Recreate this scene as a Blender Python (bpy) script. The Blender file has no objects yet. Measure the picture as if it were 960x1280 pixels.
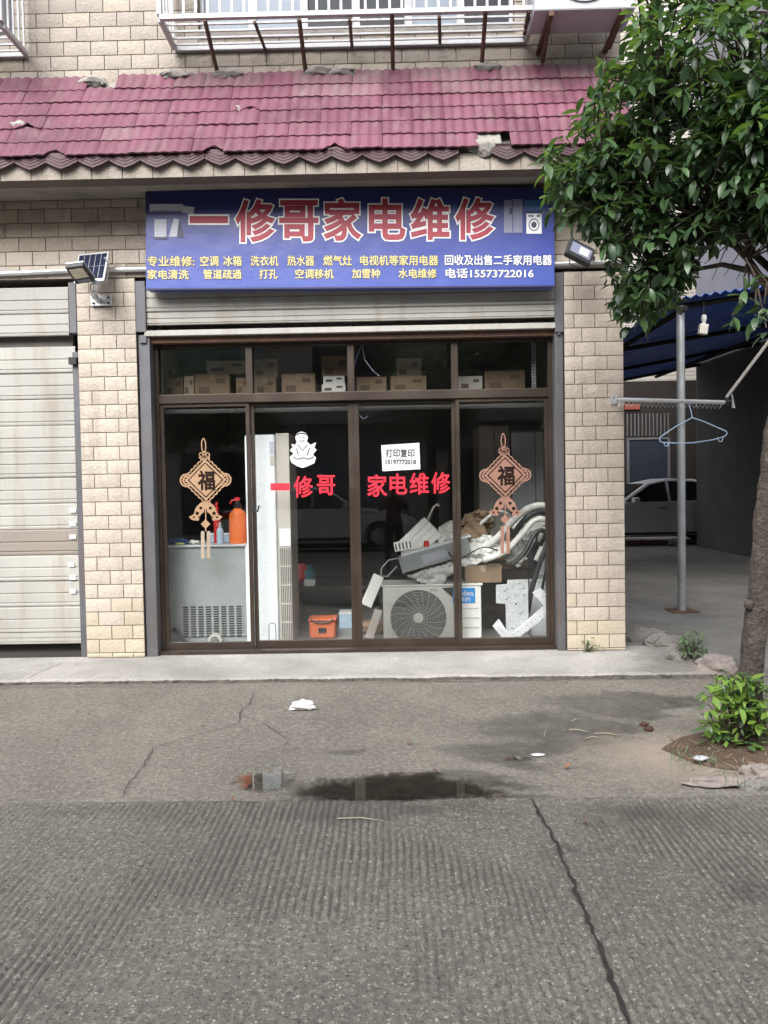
import bpy, bmesh, math, random
from math import sin, cos, pi, radians, sqrt, atan2, tan
from mathutils import Vector, Matrix, Euler, noise
random.seed(11)
sc = bpy.context.scene
COL = sc.collection

# ------------------------------------------------------------------ camera, sky, sun, exposure
CAMLOC = Vector((0, -6.2, 1.41))
CAMROT = Matrix.Rotation(radians(.7), 3, 'Z') @ Matrix.Rotation(pi/2 + radians(-1.83), 3, 'X') @ Matrix.Rotation(radians(-1.0), 3, 'Z')
cd = bpy.data.cameras.new('camera')
cd.sensor_fit = 'VERTICAL'; cd.sensor_height = 24; cd.lens = 18.0
cd.clip_start = .05; cd.clip_end = 500
cam = bpy.data.objects.new('camera', cd); COL.objects.link(cam)
cam.matrix_world = Matrix.Translation(CAMLOC) @ CAMROT.to_4x4()
sc.camera = cam

SUN_EL, SUN_AZ = radians(43), radians(200)      # azimuth clockwise from +y: behind the camera, slightly to its left
w = bpy.data.worlds.new('World'); sc.world = w; w.use_nodes = True
nt = w.node_tree; nt.nodes.clear()
sky = nt.nodes.new('ShaderNodeTexSky'); sky.sky_type = 'NISHITA'; sky.sun_disc = False
sky.sun_elevation = SUN_EL; sky.sun_rotation = SUN_AZ; sky.dust_density = 4; sky.air_density = 1.0
hs = nt.nodes.new('ShaderNodeHueSaturation'); hs.inputs['Saturation'].default_value = .22
bg = nt.nodes.new('ShaderNodeBackground'); bg.inputs['Strength'].default_value = .15
wo = nt.nodes.new('ShaderNodeOutputWorld')
nt.links.new(sky.outputs[0], hs.inputs['Color']); nt.links.new(hs.outputs[0], bg.inputs['Color']); nt.links.new(bg.outputs[0], wo.inputs['Surface'])
sd = bpy.data.lights.new('sun', 'SUN'); sd.energy = 1.2; sd.angle = radians(50); sd.color = (1, .975, .94)
so = bpy.data.objects.new('sun', sd); COL.objects.link(so)
sdir = Vector((sin(SUN_AZ)*cos(SUN_EL), cos(SUN_AZ)*cos(SUN_EL), sin(SUN_EL)))
so.rotation_euler = sdir.to_track_quat('Z', 'Y').to_euler(); so.location = (0, -10, 20)
sc.view_settings.view_transform = 'Standard'; sc.view_settings.look = 'None'
sc.view_settings.exposure = 1.38; sc.view_settings.gamma = 1.0
sc.cycles.use_denoising = True
sc.cycles.max_bounces = 10; sc.cycles.transparent_max_bounces = 24; sc.cycles.diffuse_bounces = 5

# ------------------------------------------------------------------ measuring: photograph pixel -> point on the plane y = Y / z = Z
def _ray(px, py): return CAMROT @ Vector(((px-480)/960, -(py-640)/960, -1))
def at(px, py, Y):
    d = _ray(px, py); return CAMLOC + d*((Y-CAMLOC.y)/d.y)
def apron_z(y): return .026*max(0, min(1, (y+2.3)/1.5)) if y < .4 else .026
def gnd(px, py, Z=0.):                           # Z up to .03 is counted from the apron, which rises slightly towards the pavement
    d = _ray(px, py); p = CAMLOC + d*((Z-CAMLOC.z)/d.z)
    if Z <= .03:
        for _ in range(3): p = CAMLOC + d*((Z+apron_z(p.y)-CAMLOC.z)/d.z)
    return p
def proj(p):
    c = CAMROT.transposed() @ (Vector(p)-CAMLOC); return (480+960*c.x/-c.z, 640-960*c.y/-c.z) if c.z < 0 else (-9999, 0)
def rect(px0, py0, px1, py1, Y):                 # upright rectangle seen at that place: x0, x1, z0 (low), z1 (high)
    a, b, c, d = at(px0, py0, Y), at(px1, py0, Y), at(px0, py1, Y), at(px1, py1, Y)
    return (a.x+c.x)/2, (b.x+d.x)/2, (c.z+d.z)/2, (a.z+b.z)/2

# ------------------------------------------------------------------ materials
def NN(t, typ, **k):
    n = t.nodes.new(typ)
    for a, b in k.items(): setattr(n, a, b)
    return n
def mat(name, col, rough=.6, metal=0., var=.12, scale=3., fine=.08, fscale=60., bump=.0, bscale=80., bdist=.004,
        stain=None, stain_amt=0., stain_scale=2., streak=False, rnd=.0, spec=.5, coat=0., wave=None):
    """general surface: colour varied by coarse and fine noise, optional stains or vertical streaks, per-object variation, fine relief"""
    m = bpy.data.materials.new(name); m.use_nodes = True; t = m.node_tree; L = t.links.new
    b = t.nodes['Principled BSDF']
    b.inputs['Roughness'].default_value = rough; b.inputs['Metallic'].default_value = metal
    b.inputs['Specular IOR Level'].default_value = spec; b.inputs['Coat Weight'].default_value = coat
    tc = NN(t, 'ShaderNodeNewGeometry')
    pos = tc.outputs['Position']
    n1 = NN(t, 'ShaderNodeTexNoise'); n1.inputs['Scale'].default_value = scale; n1.inputs['Detail'].default_value = 5
    n2 = NN(t, 'ShaderNodeTexNoise'); n2.inputs['Scale'].default_value = fscale; n2.inputs['Detail'].default_value = 3
    L(pos, n1.inputs['Vector']); L(pos, n2.inputs['Vector'])
    def math_(op, a, bb):
        x = NN(t, 'ShaderNodeMath', operation=op)
        for i, q in enumerate((a, bb)):
            if isinstance(q, (int, float)): x.inputs[i].default_value = q
            else: L(q, x.inputs[i])
        return x.outputs[0]
    v = math_('ADD', math_('MULTIPLY', math_('SUBTRACT', n1.outputs['Fac'], .5), var*4), math_('MULTIPLY', math_('SUBTRACT', n2.outputs['Fac'], .5), fine*4))
    if rnd:
        oi = NN(t, 'ShaderNodeObjectInfo')
        v = math_('ADD', v, math_('MULTIPLY', math_('SUBTRACT', oi.outputs['Random'], .5), rnd*2))
    v = math_('ADD', v, 1.0)
    mx = NN(t, 'ShaderNodeVectorMath', operation='SCALE'); mx.inputs[0].default_value = col[:3]; L(v, mx.inputs['Scale'])
    out = mx.outputs[0]
    if stain is not None:
        mp = NN(t, 'ShaderNodeMapping'); mp.inputs['Scale'].default_value = (stain_scale*3, stain_scale*3, stain_scale*.35) if streak else (stain_scale,)*3
        L(pos, mp.inputs['Vector'])
        n3 = NN(t, 'ShaderNodeTexNoise'); n3.inputs['Scale'].default_value = 1; n3.inputs['Detail'].default_value = 6; n3.inputs['Roughness'].default_value = .65
        L(mp.outputs[0], n3.inputs['Vector'])
        mr = NN(t, 'ShaderNodeMapRange'); mr.inputs[1].default_value = .5; mr.inputs[2].default_value = .72; mr.inputs[4].default_value = stain_amt
        L(n3.outputs['Fac'], mr.inputs[0])
        mm = NN(t, 'ShaderNodeMix', data_type='RGBA'); L(mr.outputs[0], mm.inputs['Factor']); L(out, mm.inputs['A']); mm.inputs['B'].default_value = (*stain[:3], 1)
        out = mm.outputs['Result']
    L(out, b.inputs['Base Color'])
    rr = math_('ADD', math_('MULTIPLY', math_('SUBTRACT', n1.outputs['Fac'], .5), .25), rough); L(rr, b.inputs['Roughness'])
    if bump:
        nb = NN(t, 'ShaderNodeTexNoise'); nb.inputs['Scale'].default_value = bscale; nb.inputs['Detail'].default_value = 5; L(pos, nb.inputs['Vector'])
        bp = NN(t, 'ShaderNodeBump'); bp.inputs['Strength'].default_value = bump; bp.inputs['Distance'].default_value = bdist
        L(nb.outputs['Fac'], bp.inputs['Height']); L(bp.outputs[0], b.inputs['Normal'])
    return m

M = {}
M['tile'] = mat('cream_split_tile', (.44, .384, .325), .55, var=.07, scale=2.2, fine=.05, rnd=.08, bump=.55, bscale=45, bdist=.012, stain=(.24, .20, .16), stain_amt=.5, stain_scale=2.2, streak=True)
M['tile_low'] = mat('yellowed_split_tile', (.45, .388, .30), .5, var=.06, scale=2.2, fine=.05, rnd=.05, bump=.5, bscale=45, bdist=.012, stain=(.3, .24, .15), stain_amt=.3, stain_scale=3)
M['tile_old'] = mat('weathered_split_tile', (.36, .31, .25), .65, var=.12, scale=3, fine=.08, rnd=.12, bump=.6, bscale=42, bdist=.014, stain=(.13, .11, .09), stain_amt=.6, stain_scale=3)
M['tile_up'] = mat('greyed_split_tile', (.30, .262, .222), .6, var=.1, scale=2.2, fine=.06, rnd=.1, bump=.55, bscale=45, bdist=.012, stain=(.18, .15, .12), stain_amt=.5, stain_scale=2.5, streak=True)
M['grout'] = mat('dark_grout', (.13, .105, .085), .9, var=.2, bump=.3)
M['cement'] = mat('bare_cement', (.27, .255, .235), .9, var=.2, scale=6, bump=.7, bscale=50, bdist=.01, stain=(.1, .09, .08), stain_amt=.6, stain_scale=7)
M['soffit'] = mat('stained_soffit_plaster', (.30, .27, .235), .9, var=.15, scale=3, bump=.3, stain=(.1, .09, .08), stain_amt=.6, stain_scale=2)
M['roof'] = mat('crimson_roof_tile', (.138, .046, .073), .5, var=.26, scale=2.5, fine=.1, fscale=40, rnd=.12, bump=.15, bscale=120, stain=(.17, .10, .115), stain_amt=.75, stain_scale=3.2, streak=True)
M['roof_pale'] = mat('sun_bleached_roof_tile', (.165, .078, .098), .6, var=.25, scale=4, fine=.12, fscale=40, rnd=.12, bump=.25, bscale=90, stain=(.17, .14, .135), stain_amt=.9, stain_scale=3.5, streak=True)
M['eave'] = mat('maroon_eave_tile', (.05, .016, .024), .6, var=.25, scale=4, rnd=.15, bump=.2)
M['slat'] = mat('grey_green_shutter_paint', (.375, .368, .342), .45, var=.12, scale=2, fine=.04, rnd=.06, stain=(.24, .18, .12), stain_amt=.55, stain_scale=2.2, streak=True)
M['slat_brown'] = mat('brownish_shutter_paint', (.27, .24, .21), .5, var=.08, scale=3, rnd=.05, stain=(.25, .18, .13), stain_amt=.4, stain_scale=3)
M['steel'] = mat('dull_galvanised_steel', (.115, .118, .13), .55, .4, var=.15, scale=5, stain=(.16, .1, .07), stain_amt=.5, stain_scale=3, streak=True, bump=.1)
M['shadecover'] = mat('shadow_grey_cover', (.15, .14, .125), .7, var=.2, stain=(.08, .06, .045), stain_amt=.5, stain_scale=4)  # dark grey carries the shadow of the gap above the lower shutter
M['rust'] = mat('rusty_angle_iron', (.10, .055, .04), .8, .2, var=.3, scale=12, stain=(.2, .1, .06), stain_amt=.5, stain_scale=9, bump=.3)
M['white_metal'] = mat('white_painted_metal', (.43, .44, .46), .4, var=.05, stain=(.4, .33, .27), stain_amt=.35, stain_scale=5)
M['bronze'] = mat('brown_anodised_aluminium', (.042, .030, .022), .4, .3, var=.1, scale=4, stain=(.085, .066, .05), stain_amt=.35, stain_scale=4)
M['black'] = mat('black_plastic', (.018, .018, .02), .45, var=.1)
M['darkgap'] = mat('dark_wood_boarding', (.03, .026, .022), .7, var=.2)
M['blue_sign'] = None
M['ltyellow'] = mat('yellow_print', (.66, .55, .22), .5, var=.03)
M['ltwhite'] = mat('white_print', (.80, .80, .82), .5, var=.02)
M['ltred'] = mat('dark_red_print', (.34, .035, .06), .5, var=.05)
M['navy'] = mat('navy_print', (.02, .02, .08), .5, var=.05)
M['vinyl'] = mat('red_vinyl', (.80, .025, .05), .4, var=.04)
M['paper'] = mat('white_paper', (.60, .60, .62), .8, var=.03, bump=.1, bscale=20)
M['ink'] = mat('black_ink', (.02, .02, .025), .6, var=.05)
M['gold'] = mat('tan_gold_card', (.34, .21, .12), .5, var=.08, scale=12)
M['copper'] = mat('copper_pink_card', (.27, .145, .105), .5, var=.08, scale=12)
M['brownink'] = mat('dark_brown_card', (.022, .012, .009), .9, spec=.1)
M['cardboard'] = mat('brown_cardboard', (.235, .165, .105), .8, var=.1, scale=5, rnd=.25, stain=(.2, .13, .08), stain_amt=.4, stain_scale=5)
M['cardpale'] = mat('pale_cardboard', (.30, .245, .185), .8, var=.1, scale=5, rnd=.2)
M['greymetal'] = mat('grey_sheet_steel', (.34, .37, .365), .4, .3, var=.08, scale=3, bump=.04, stain=(.25, .25, .24), stain_amt=.4, stain_scale=4)
M['acwhite'] = mat('off_white_enamel', (.82, .82, .78), .35, var=.04, stain=(.45, .4, .33), stain_amt=.35, stain_scale=4)
M['acgrey'] = mat('weathered_white_casing', (.38, .385, .42), .4, var=.05, stain=(.3, .27, .24), stain_amt=.4, stain_scale=5)
M['acblue'] = mat('cool_white_plastic', (.82, .86, .88), .35, var=.03)
M['beigeside'] = mat('beige_grey_plastic', (.47, .44, .40), .45, var=.06)
M['orange'] = mat('orange_plastic', (.85, .19, .04), .4, var=.08)
M['orangecloth'] = mat('orange_canvas', (.52, .125, .05), .8, var=.12, scale=8, bump=.3, bscale=200)
M['redplastic'] = mat('red_plastic', (.6, .03, .03), .4)
M['bluecloth'] = mat('navy_blue_cloth', (.03, .06, .17), .9, var=.25, scale=15)
M['teal'] = mat('teal_cloth', (.05, .22, .27), .9, var=.2, scale=10)
M['ltblue'] = mat('light_blue_plastic', (.42, .56, .68), .4)
M['label_blue'] = mat('blue_label', (.02, .28, .72), .4, var=.03)
M['plastic_sheet'] = mat('cloudy_plastic_sheet', (.70, .70, .67), .3, var=.15, scale=8, bump=.9, bscale=22, bdist=.03)
M['galv_dull'] = mat('dull_galvanised_plate', (.58, .60, .61), .45, .3, var=.15, scale=15, fine=.1)
M['galv'] = mat('bright_galvanised_plate', (.80, .82, .84), .4, .3, var=.1, scale=15, fine=.08)
M['foam'] = mat('grey_pipe_insulation', (.68, .67, .63), .7, var=.15, scale=15)
M['rubber'] = mat('black_rubber_hose', (.025, .025, .027), .5, var=.15)
M['intwall'] = mat('interior_plaster', (.30, .31, .30), .85, var=.12, scale=2, bump=.1)
M['intfloor'] = mat('interior_tile_floor', (.24, .23, .215), .35, var=.12, scale=3)
M['intdark'] = mat('dark_furniture', (.05, .045, .04), .5, var=.15)
M['trunk'] = mat('tree_bark', (.045, .036, .029), .9, var=.35, scale=14, fine=.35, fscale=70, bump=1.0, bscale=38, bdist=.02, stain=(.15, .135, .11), stain_amt=.5, stain_scale=13)
M['twig'] = mat('dark_twig_bark', (.06, .045, .035), .9, var=.2)
M['soil'] = mat('brown_soil', (.085, .055, .038), .95, var=.3, scale=12, fine=.3, fscale=80, bump=1., bscale=60, bdist=.02)
M['rock'] = mat('rough_broken_concrete', (.17, .16, .148), .9, var=.25, scale=6, fine=.15, bump=1., bscale=35, bdist=.02, stain=(.10, .09, .08), stain_amt=.6, stain_scale=6)
M['pinkrock'] = mat('pinkish_broken_concrete', (.22, .188, .172), .9, var=.2, scale=6, fine=.15, bump=.9, bscale=35, bdist=.02, stain=(.14, .12, .11), stain_amt=.5, stain_scale=6)
M['plaster'] = mat('grey_lavender_plaster', (.17, .17, .19), .9, var=.1, scale=1.2, bump=.2, stain=(.14, .14, .15), stain_amt=.5, stain_scale=.8, streak=True)
M['bluemetal'] = mat('blue_corrugated_steel', (.022, .085, .40), .4, .05, var=.15, scale=3)
M['galvpole'] = mat('grey_steel_pole', (.34, .36, .38), .4, .5, var=.12, scale=5, stain=(.2, .17, .14), stain_amt=.4, stain_scale=4)
M['carpaint'] = mat('silver_car_paint', (.66, .67, .67), .34, .2, var=.02, coat=.25)
M['carglass'] = mat('dark_car_glass', (.012, .014, .016), .06, var=.02, spec=.7)
M['tyre'] = mat('tyre_rubber', (.02, .02, .02), .8)
M['chrome'] = mat('chrome', (.6, .6, .6), .2, .9)
M['gate'] = mat('dark_brown_gate_steel', (.022, .019, .017), .8, .0, var=.2, scale=4, spec=.1)
M['hanger'] = mat('light_blue_plastic_coat', (.45, .60, .80), .35)
M['bannerred'] = mat('faded_red_banner', (.17, .035, .02), .7)
M['hair'] = mat('black_hair', (.015, .013, .012), .6)
M['skin'] = mat('skin', (.5, .31, .22), .5)
M['jacket'] = mat('maroon_jacket', (.075, .02, .03), .8)
M['trousers'] = mat('black_trousers', (.015, .015, .018), .85)
M['dung'] = mat('dark_brown_clod', (.045, .02, .012), .8)
M['dryleaf'] = mat('dry_brown_leaf', (.17, .085, .05), .7, var=.2, scale=30)
M['straw'] = mat('pale_straw', (.24, .21, .15), .7)
M['winpale'] = mat('pale_blue_curtained_pane', (.16, .20, .26), .35, var=.12, scale=3)
M['windark'] = mat('dark_window_pane', (.02, .025, .035), .3, var=.1, spec=.2)
M['winframe'] = mat('white_window_frame', (.42, .43, .45), .45)
M['curtainback'] = mat('dim_room', (.05, .05, .055), .9)
M['shellgrey'] = mat('mid_grey_plastic', (.12, .12, .125), .4, var=.1)
M['lens'] = mat('pale_yellow_led_lens', (.70, .66, .50), .25, var=.08, scale=30)
M['cell'] = mat('dark_blue_solar_cell', (.022, .028, .055), .15, .2, var=.15, scale=30)
M['alu'] = mat('aluminium', (.62, .63, .65), .35, .6, var=.05)

def leafmat(name, c, tr=.25, rough=.32):
    m = bpy.data.materials.new(name); m.use_nodes = True; t = m.node_tree; L = t.links.new
    b = t.nodes['Principled BSDF']; b.inputs['Roughness'].default_value = rough
    g = NN(t, 'ShaderNodeNewGeometry'); n = NN(t, 'ShaderNodeTexNoise'); n.inputs['Scale'].default_value = 9; n.inputs['Detail'].default_value = 4
    L(g.outputs['Position'], n.inputs['Vector'])
    r = NN(t, 'ShaderNodeMix', data_type='RGBA'); L(n.outputs['Fac'], r.inputs['Factor'])
    r.inputs['A'].default_value = (c[0]*.55, c[1]*.6, c[2]*.6, 1); r.inputs['B'].default_value = (c[0]*1.5, c[1]*1.4, c[2]*1.3, 1)
    L(r.outputs['Result'], b.inputs['Base Color'])
    td = NN(t, 'ShaderNodeBsdfTranslucent'); td.inputs['Color'].default_value = (c[0]*2.2, c[1]*2.2, c[2]*.9, 1)
    ms = NN(t, 'ShaderNodeMixShader'); ms.inputs[0].default_value = tr
    L(b.outputs[0], ms.inputs[1]); L(td.outputs[0], ms.inputs[2]); L(ms.outputs[0], t.nodes['Material Output'].inputs['Surface'])
    return m
M['leaf_dark'] = leafmat('dark_glossy_leaf', (.035, .071, .036), .16, .36)
M['leaf_mid'] = leafmat('green_leaf', (.060, .115, .050), .25, .36)
M['leaf_young'] = leafmat('young_bright_leaf', (.115, .195, .06), .3, .4)
M['leaf_fresh'] = leafmat('fresh_light_leaf', (.15, .25, .05), .3, .4)
M['leaf_grey'] = leafmat('grey_green_leaf', (.09, .14, .075), .2, .6)

def glassmat(name, tint=(.97, .985, .98), ior=1.52, boost=2.15):
    m = bpy.data.materials.new(name); m.use_nodes = True; t = m.node_tree; t.nodes.clear(); L = t.links.new
    o = NN(t, 'ShaderNodeOutputMaterial'); tr = NN(t, 'ShaderNodeBsdfTransparent'); tr.inputs['Color'].default_value = (*tint, 1)
    gl = NN(t, 'ShaderNodeBsdfGlossy'); gl.inputs['Roughness'].default_value = .004
    fr = NN(t, 'ShaderNodeFresnel'); fr.inputs['IOR'].default_value = ior
    mu = NN(t, 'ShaderNodeMath', operation='MULTIPLY'); mu.inputs[1].default_value = boost; mu.use_clamp = True
    g = NN(t, 'ShaderNodeNewGeometry'); n = NN(t, 'ShaderNodeTexNoise'); n.inputs['Scale'].default_value = 1.3; L(g.outputs['Position'], n.inputs['Vector'])
    bp = NN(t, 'ShaderNodeBump'); bp.inputs['Strength'].default_value = .03; bp.inputs['Distance'].default_value = .01; L(n.outputs['Fac'], bp.inputs['Height']); L(bp.outputs[0], gl.inputs['Normal'])
    mx = NN(t, 'ShaderNodeMixShader'); L(fr.outputs[0], mu.inputs[0]); L(mu.outputs[0], mx.inputs[0]); L(tr.outputs[0], mx.inputs[1]); L(gl.outputs[0], mx.inputs[2]); L(mx.outputs[0], o.inputs['Surface'])
    return m
M['glass'] = glassmat('window_glass')
M['water'] = glassmat('puddle_water', (.30, .30, .29), 1.33, 1.3)

# ------------------------------------------------------------------ mesh building
class MB:
    def __init__(s): s.v = []; s.f = []; s.m = []
    def add(s, vs, fs, m=0, X=None):
        o = len(s.v)
        s.v += [tuple(X @ Vector(p)) if X is not None else tuple(p) for p in vs]
        for f in fs: s.f.append([i+o for i in f]); s.m.append(m)
        return s
    def box(s, x0, x1, y0, y1, z0, z1, m=0, X=None):
        x0, x1 = sorted((x0, x1)); y0, y1 = sorted((y0, y1)); z0, z1 = sorted((z0, z1))
        return s.add([(x0,y0,z0),(x1,y0,z0),(x1,y1,z0),(x0,y1,z0),(x0,y0,z1),(x1,y0,z1),(x1,y1,z1),(x0,y1,z1)],
            [(0,3,2,1),(4,5,6,7),(0,1,5,4),(1,2,6,5),(2,3,7,6),(3,0,4,7)], m, X)
    def cbox(s, c, sz, X=None, m=0):
        a, b, d = (q/2 for q in sz); T = Matrix.Translation(Vector(c))
        return s.box(-a, a, -b, b, -d, d, m, T @ (X.to_4x4() if X is not None else Matrix.Identity(4)))
    def tube(s, pts, r, n=8, m=0, closed=False, caps=True):
        pts = [Vector(p) for p in pts]; N = len(pts); rs = r if isinstance(r, (list, tuple)) else [r]*N
        rings = []; prev = None
        for i, p in enumerate(pts):
            if closed: d = pts[(i+1) % N]-pts[i-1]
            else: d = pts[min(i+1, N-1)]-pts[max(i-1, 0)]
            if d.length < 1e-9: d = Vector((0, 0, 1))
            d.normalize()
            if prev is None: u = d.cross(Vector((0, 0, 1)) if abs(d.z) < .9 else Vector((1, 0, 0))).normalized()
            else:
                u = prev-d*prev.dot(d)
                if u.length < 1e-6: u = d.orthogonal()
                u.normalize()
            prev = u; w_ = d.cross(u)
            rings.append([p+(u*cos(2*pi*k/n)+w_*sin(2*pi*k/n))*rs[i] for k in range(n)])
        vs = [q for rg in rings for q in rg]; fs = []
        for i in range(N if closed else N-1):
            a, b = i*n, ((i+1) % N)*n
            for k in range(n): fs.append((a+k, a+(k+1) % n, b+(k+1) % n, b+k))
        if caps and not closed: fs += [tuple(range(n))[::-1], tuple((N-1)*n+k for k in range(n))]
        return s.add(vs, fs, m)
    def lathe(s, c, prof, n=16, m=0, axis='Z', X=None):
        vs = []; fs = []; P = len(prof)
        for k in range(n):
            a = 2*pi*k/n
            for r, h in prof:
                q = (r*cos(a), r*sin(a), h) if axis == 'Z' else ((r*cos(a), h, r*sin(a)) if axis == 'Y' else (h, r*cos(a), r*sin(a)))
                vs.append(Vector(c)+(X @ Vector(q) if X is not None else Vector(q)))
        for k in range(n):
            a, b = k*P, ((k+1) % n)*P
            for i in range(P-1): fs.append((a+i, b+i, b+i+1, a+i+1))
        return s.add(vs, fs, m)
    def prism(s, poly, y0, y1, m=0):              # poly: (x, z) corners, extruded along y
        n = len(poly)
        vs = [(x, y0, z) for x, z in poly]+[(x, y1, z) for x, z in poly]
        return s.add(vs, [tuple(range(n)), tuple(range(2*n-1, n-1, -1))]+[(i, i+n, (i+1) % n+n, (i+1) % n) for i in range(n)], m)
    def plate(s, pxs, Y, t=.002, m=0):            # flat outline on the plane y = Y
        return s.prism([(at(a, b, Y).x, at(a, b, Y).z) for a, b in pxs], Y, Y+t, m)
    def ring(s, cx, cz, rx, rz, wd, y0, y1, n=20, m=0, a0=0, a1=2*pi):
        full = abs(a1-a0) > 6.2; k = n if full else n+1; vs = []; fs = []
        for i in range(k):
            a = a0+(a1-a0)*i/n
            for q in (0, -wd):
                for y in (y0, y1): vs.append((cx+(rx+q)*cos(a), y, cz+(rz+q)*sin(a)))
        for i in range(n):
            a, b = 4*i, 4*((i+1) % k)
            fs += [(a, b, b+2, a+2), (a+1, a+3, b+3, b+1), (a, a+1, b+1, b), (a+2, b+2, b+3, a+3)]
        return s.add(vs, fs, m)
    def mesh(s, name, mats, smooth=False, ang=35, origin=(0, 0, 0)):
        me = bpy.data.meshes.new(name); o = Vector(origin)
        me.from_pydata([(p[0]-o.x, p[1]-o.y, p[2]-o.z) for p in s.v], [], s.f)
        for q in (mats if isinstance(mats, (list, tuple)) else [mats]): me.materials.append(M[q] if isinstance(q, str) else q)
        me.polygons.foreach_set('material_index', s.m)
        bm = bmesh.new(); bm.from_mesh(me); bmesh.ops.recalc_face_normals(bm, faces=bm.faces); bm.to_mesh(me); bm.free()
        if smooth:
            me.polygons.foreach_set('use_smooth', [True]*len(me.polygons)); me.set_sharp_from_angle(angle=radians(ang))
        me.update(); return me
    def build(s, name, mats, parent=None, smooth=False, bevel=0, ang=35, origin=None):
        base = wloc(parent)
        org = Vector(origin) if origin is not None else (base if parent is not None else Vector((0, 0, 0)))
        o = link(name, s.mesh(name, mats, smooth, ang, org), parent, org-base)
        if bevel:
            b = o.modifiers.new('edge', 'BEVEL'); b.width = bevel; b.segments = 2; b.limit_method = 'ANGLE'
        return o
def wloc(o):
    p = Vector((0, 0, 0))
    while o is not None: p += o.location; o = o.parent
    return p
def link(name, data, parent=None, loc=(0, 0, 0)):
    o = bpy.data.objects.new(name, data); COL.objects.link(o); o.parent = parent; o.location = loc; return o
def tag(o, label=None, cat=None, group=None, kind=None):
    for k, q in (('label', label), ('category', cat), ('group', group), ('kind', kind)):
        if q: o[k] = q
    return o
def thing(name, label, cat, loc=(0, 0, 0), group=None, kind=None):
    o = bpy.data.objects.new(name, None); COL.objects.link(o); o.location = loc; o.empty_display_size = .1
    return tag(o, label, cat, group, kind)
KIDS = {}
def copy_tree(o, parent=None):
    c = o.copy(); COL.objects.link(c); c.parent = parent
    for ch in [q for q in COL.objects if q.parent == o]: copy_tree(ch, c)
    return c

def text_geo(s, off):
    cu = bpy.data.curves.new('t', 'FONT'); cu.body = s; cu.size = 1; cu.fill_mode = 'FRONT'; cu.bevel_depth = off; cu.bevel_resolution = 0; cu.resolution_u = 3
    o = bpy.data.objects.new('t', cu); COL.objects.link(o)
    dg = bpy.context.evaluated_depsgraph_get(); dg.update()
    me = bpy.data.meshes.new_from_object(o.evaluated_get(dg))
    vs = [tuple(v.co) for v in me.vertices]; fs = [tuple(p.vertices) for p in me.polygons]
    bpy.data.objects.remove(o); bpy.data.curves.remove(cu); bpy.data.meshes.remove(me)
    return vs, fs
def lettering(mb, s, px0, py0, px1, py1, Y, bold=.025, outline=None, mo=1, step=.0015, m=0):
    """writes s into the picture rectangle on the plane y=Y; outline = wider copy one step behind"""
    vs, fs = text_geo(s, bold)
    xs = [v[0] for v in vs]; ys = [v[1] for v in vs]; ax, bx, ay, by = min(xs), max(xs), min(ys), max(ys)
    A, B, C = at(px0, py1, Y), at(px1, py1, Y), at(px0, py0, Y)
    def T(v, yy):
        u, q = (v[0]-ax)/(bx-ax), (v[1]-ay)/(by-ay); p = A+(B-A)*u+(C-A)*q; return (p.x, yy-v[2]*.012, p.z)
    mb.add([T(v, Y) for v in vs], fs, m)
    if outline:
        v2, f2 = text_geo(s, bold+outline); mb.add([T(v, Y+step) for v in v2], f2, mo)

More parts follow.
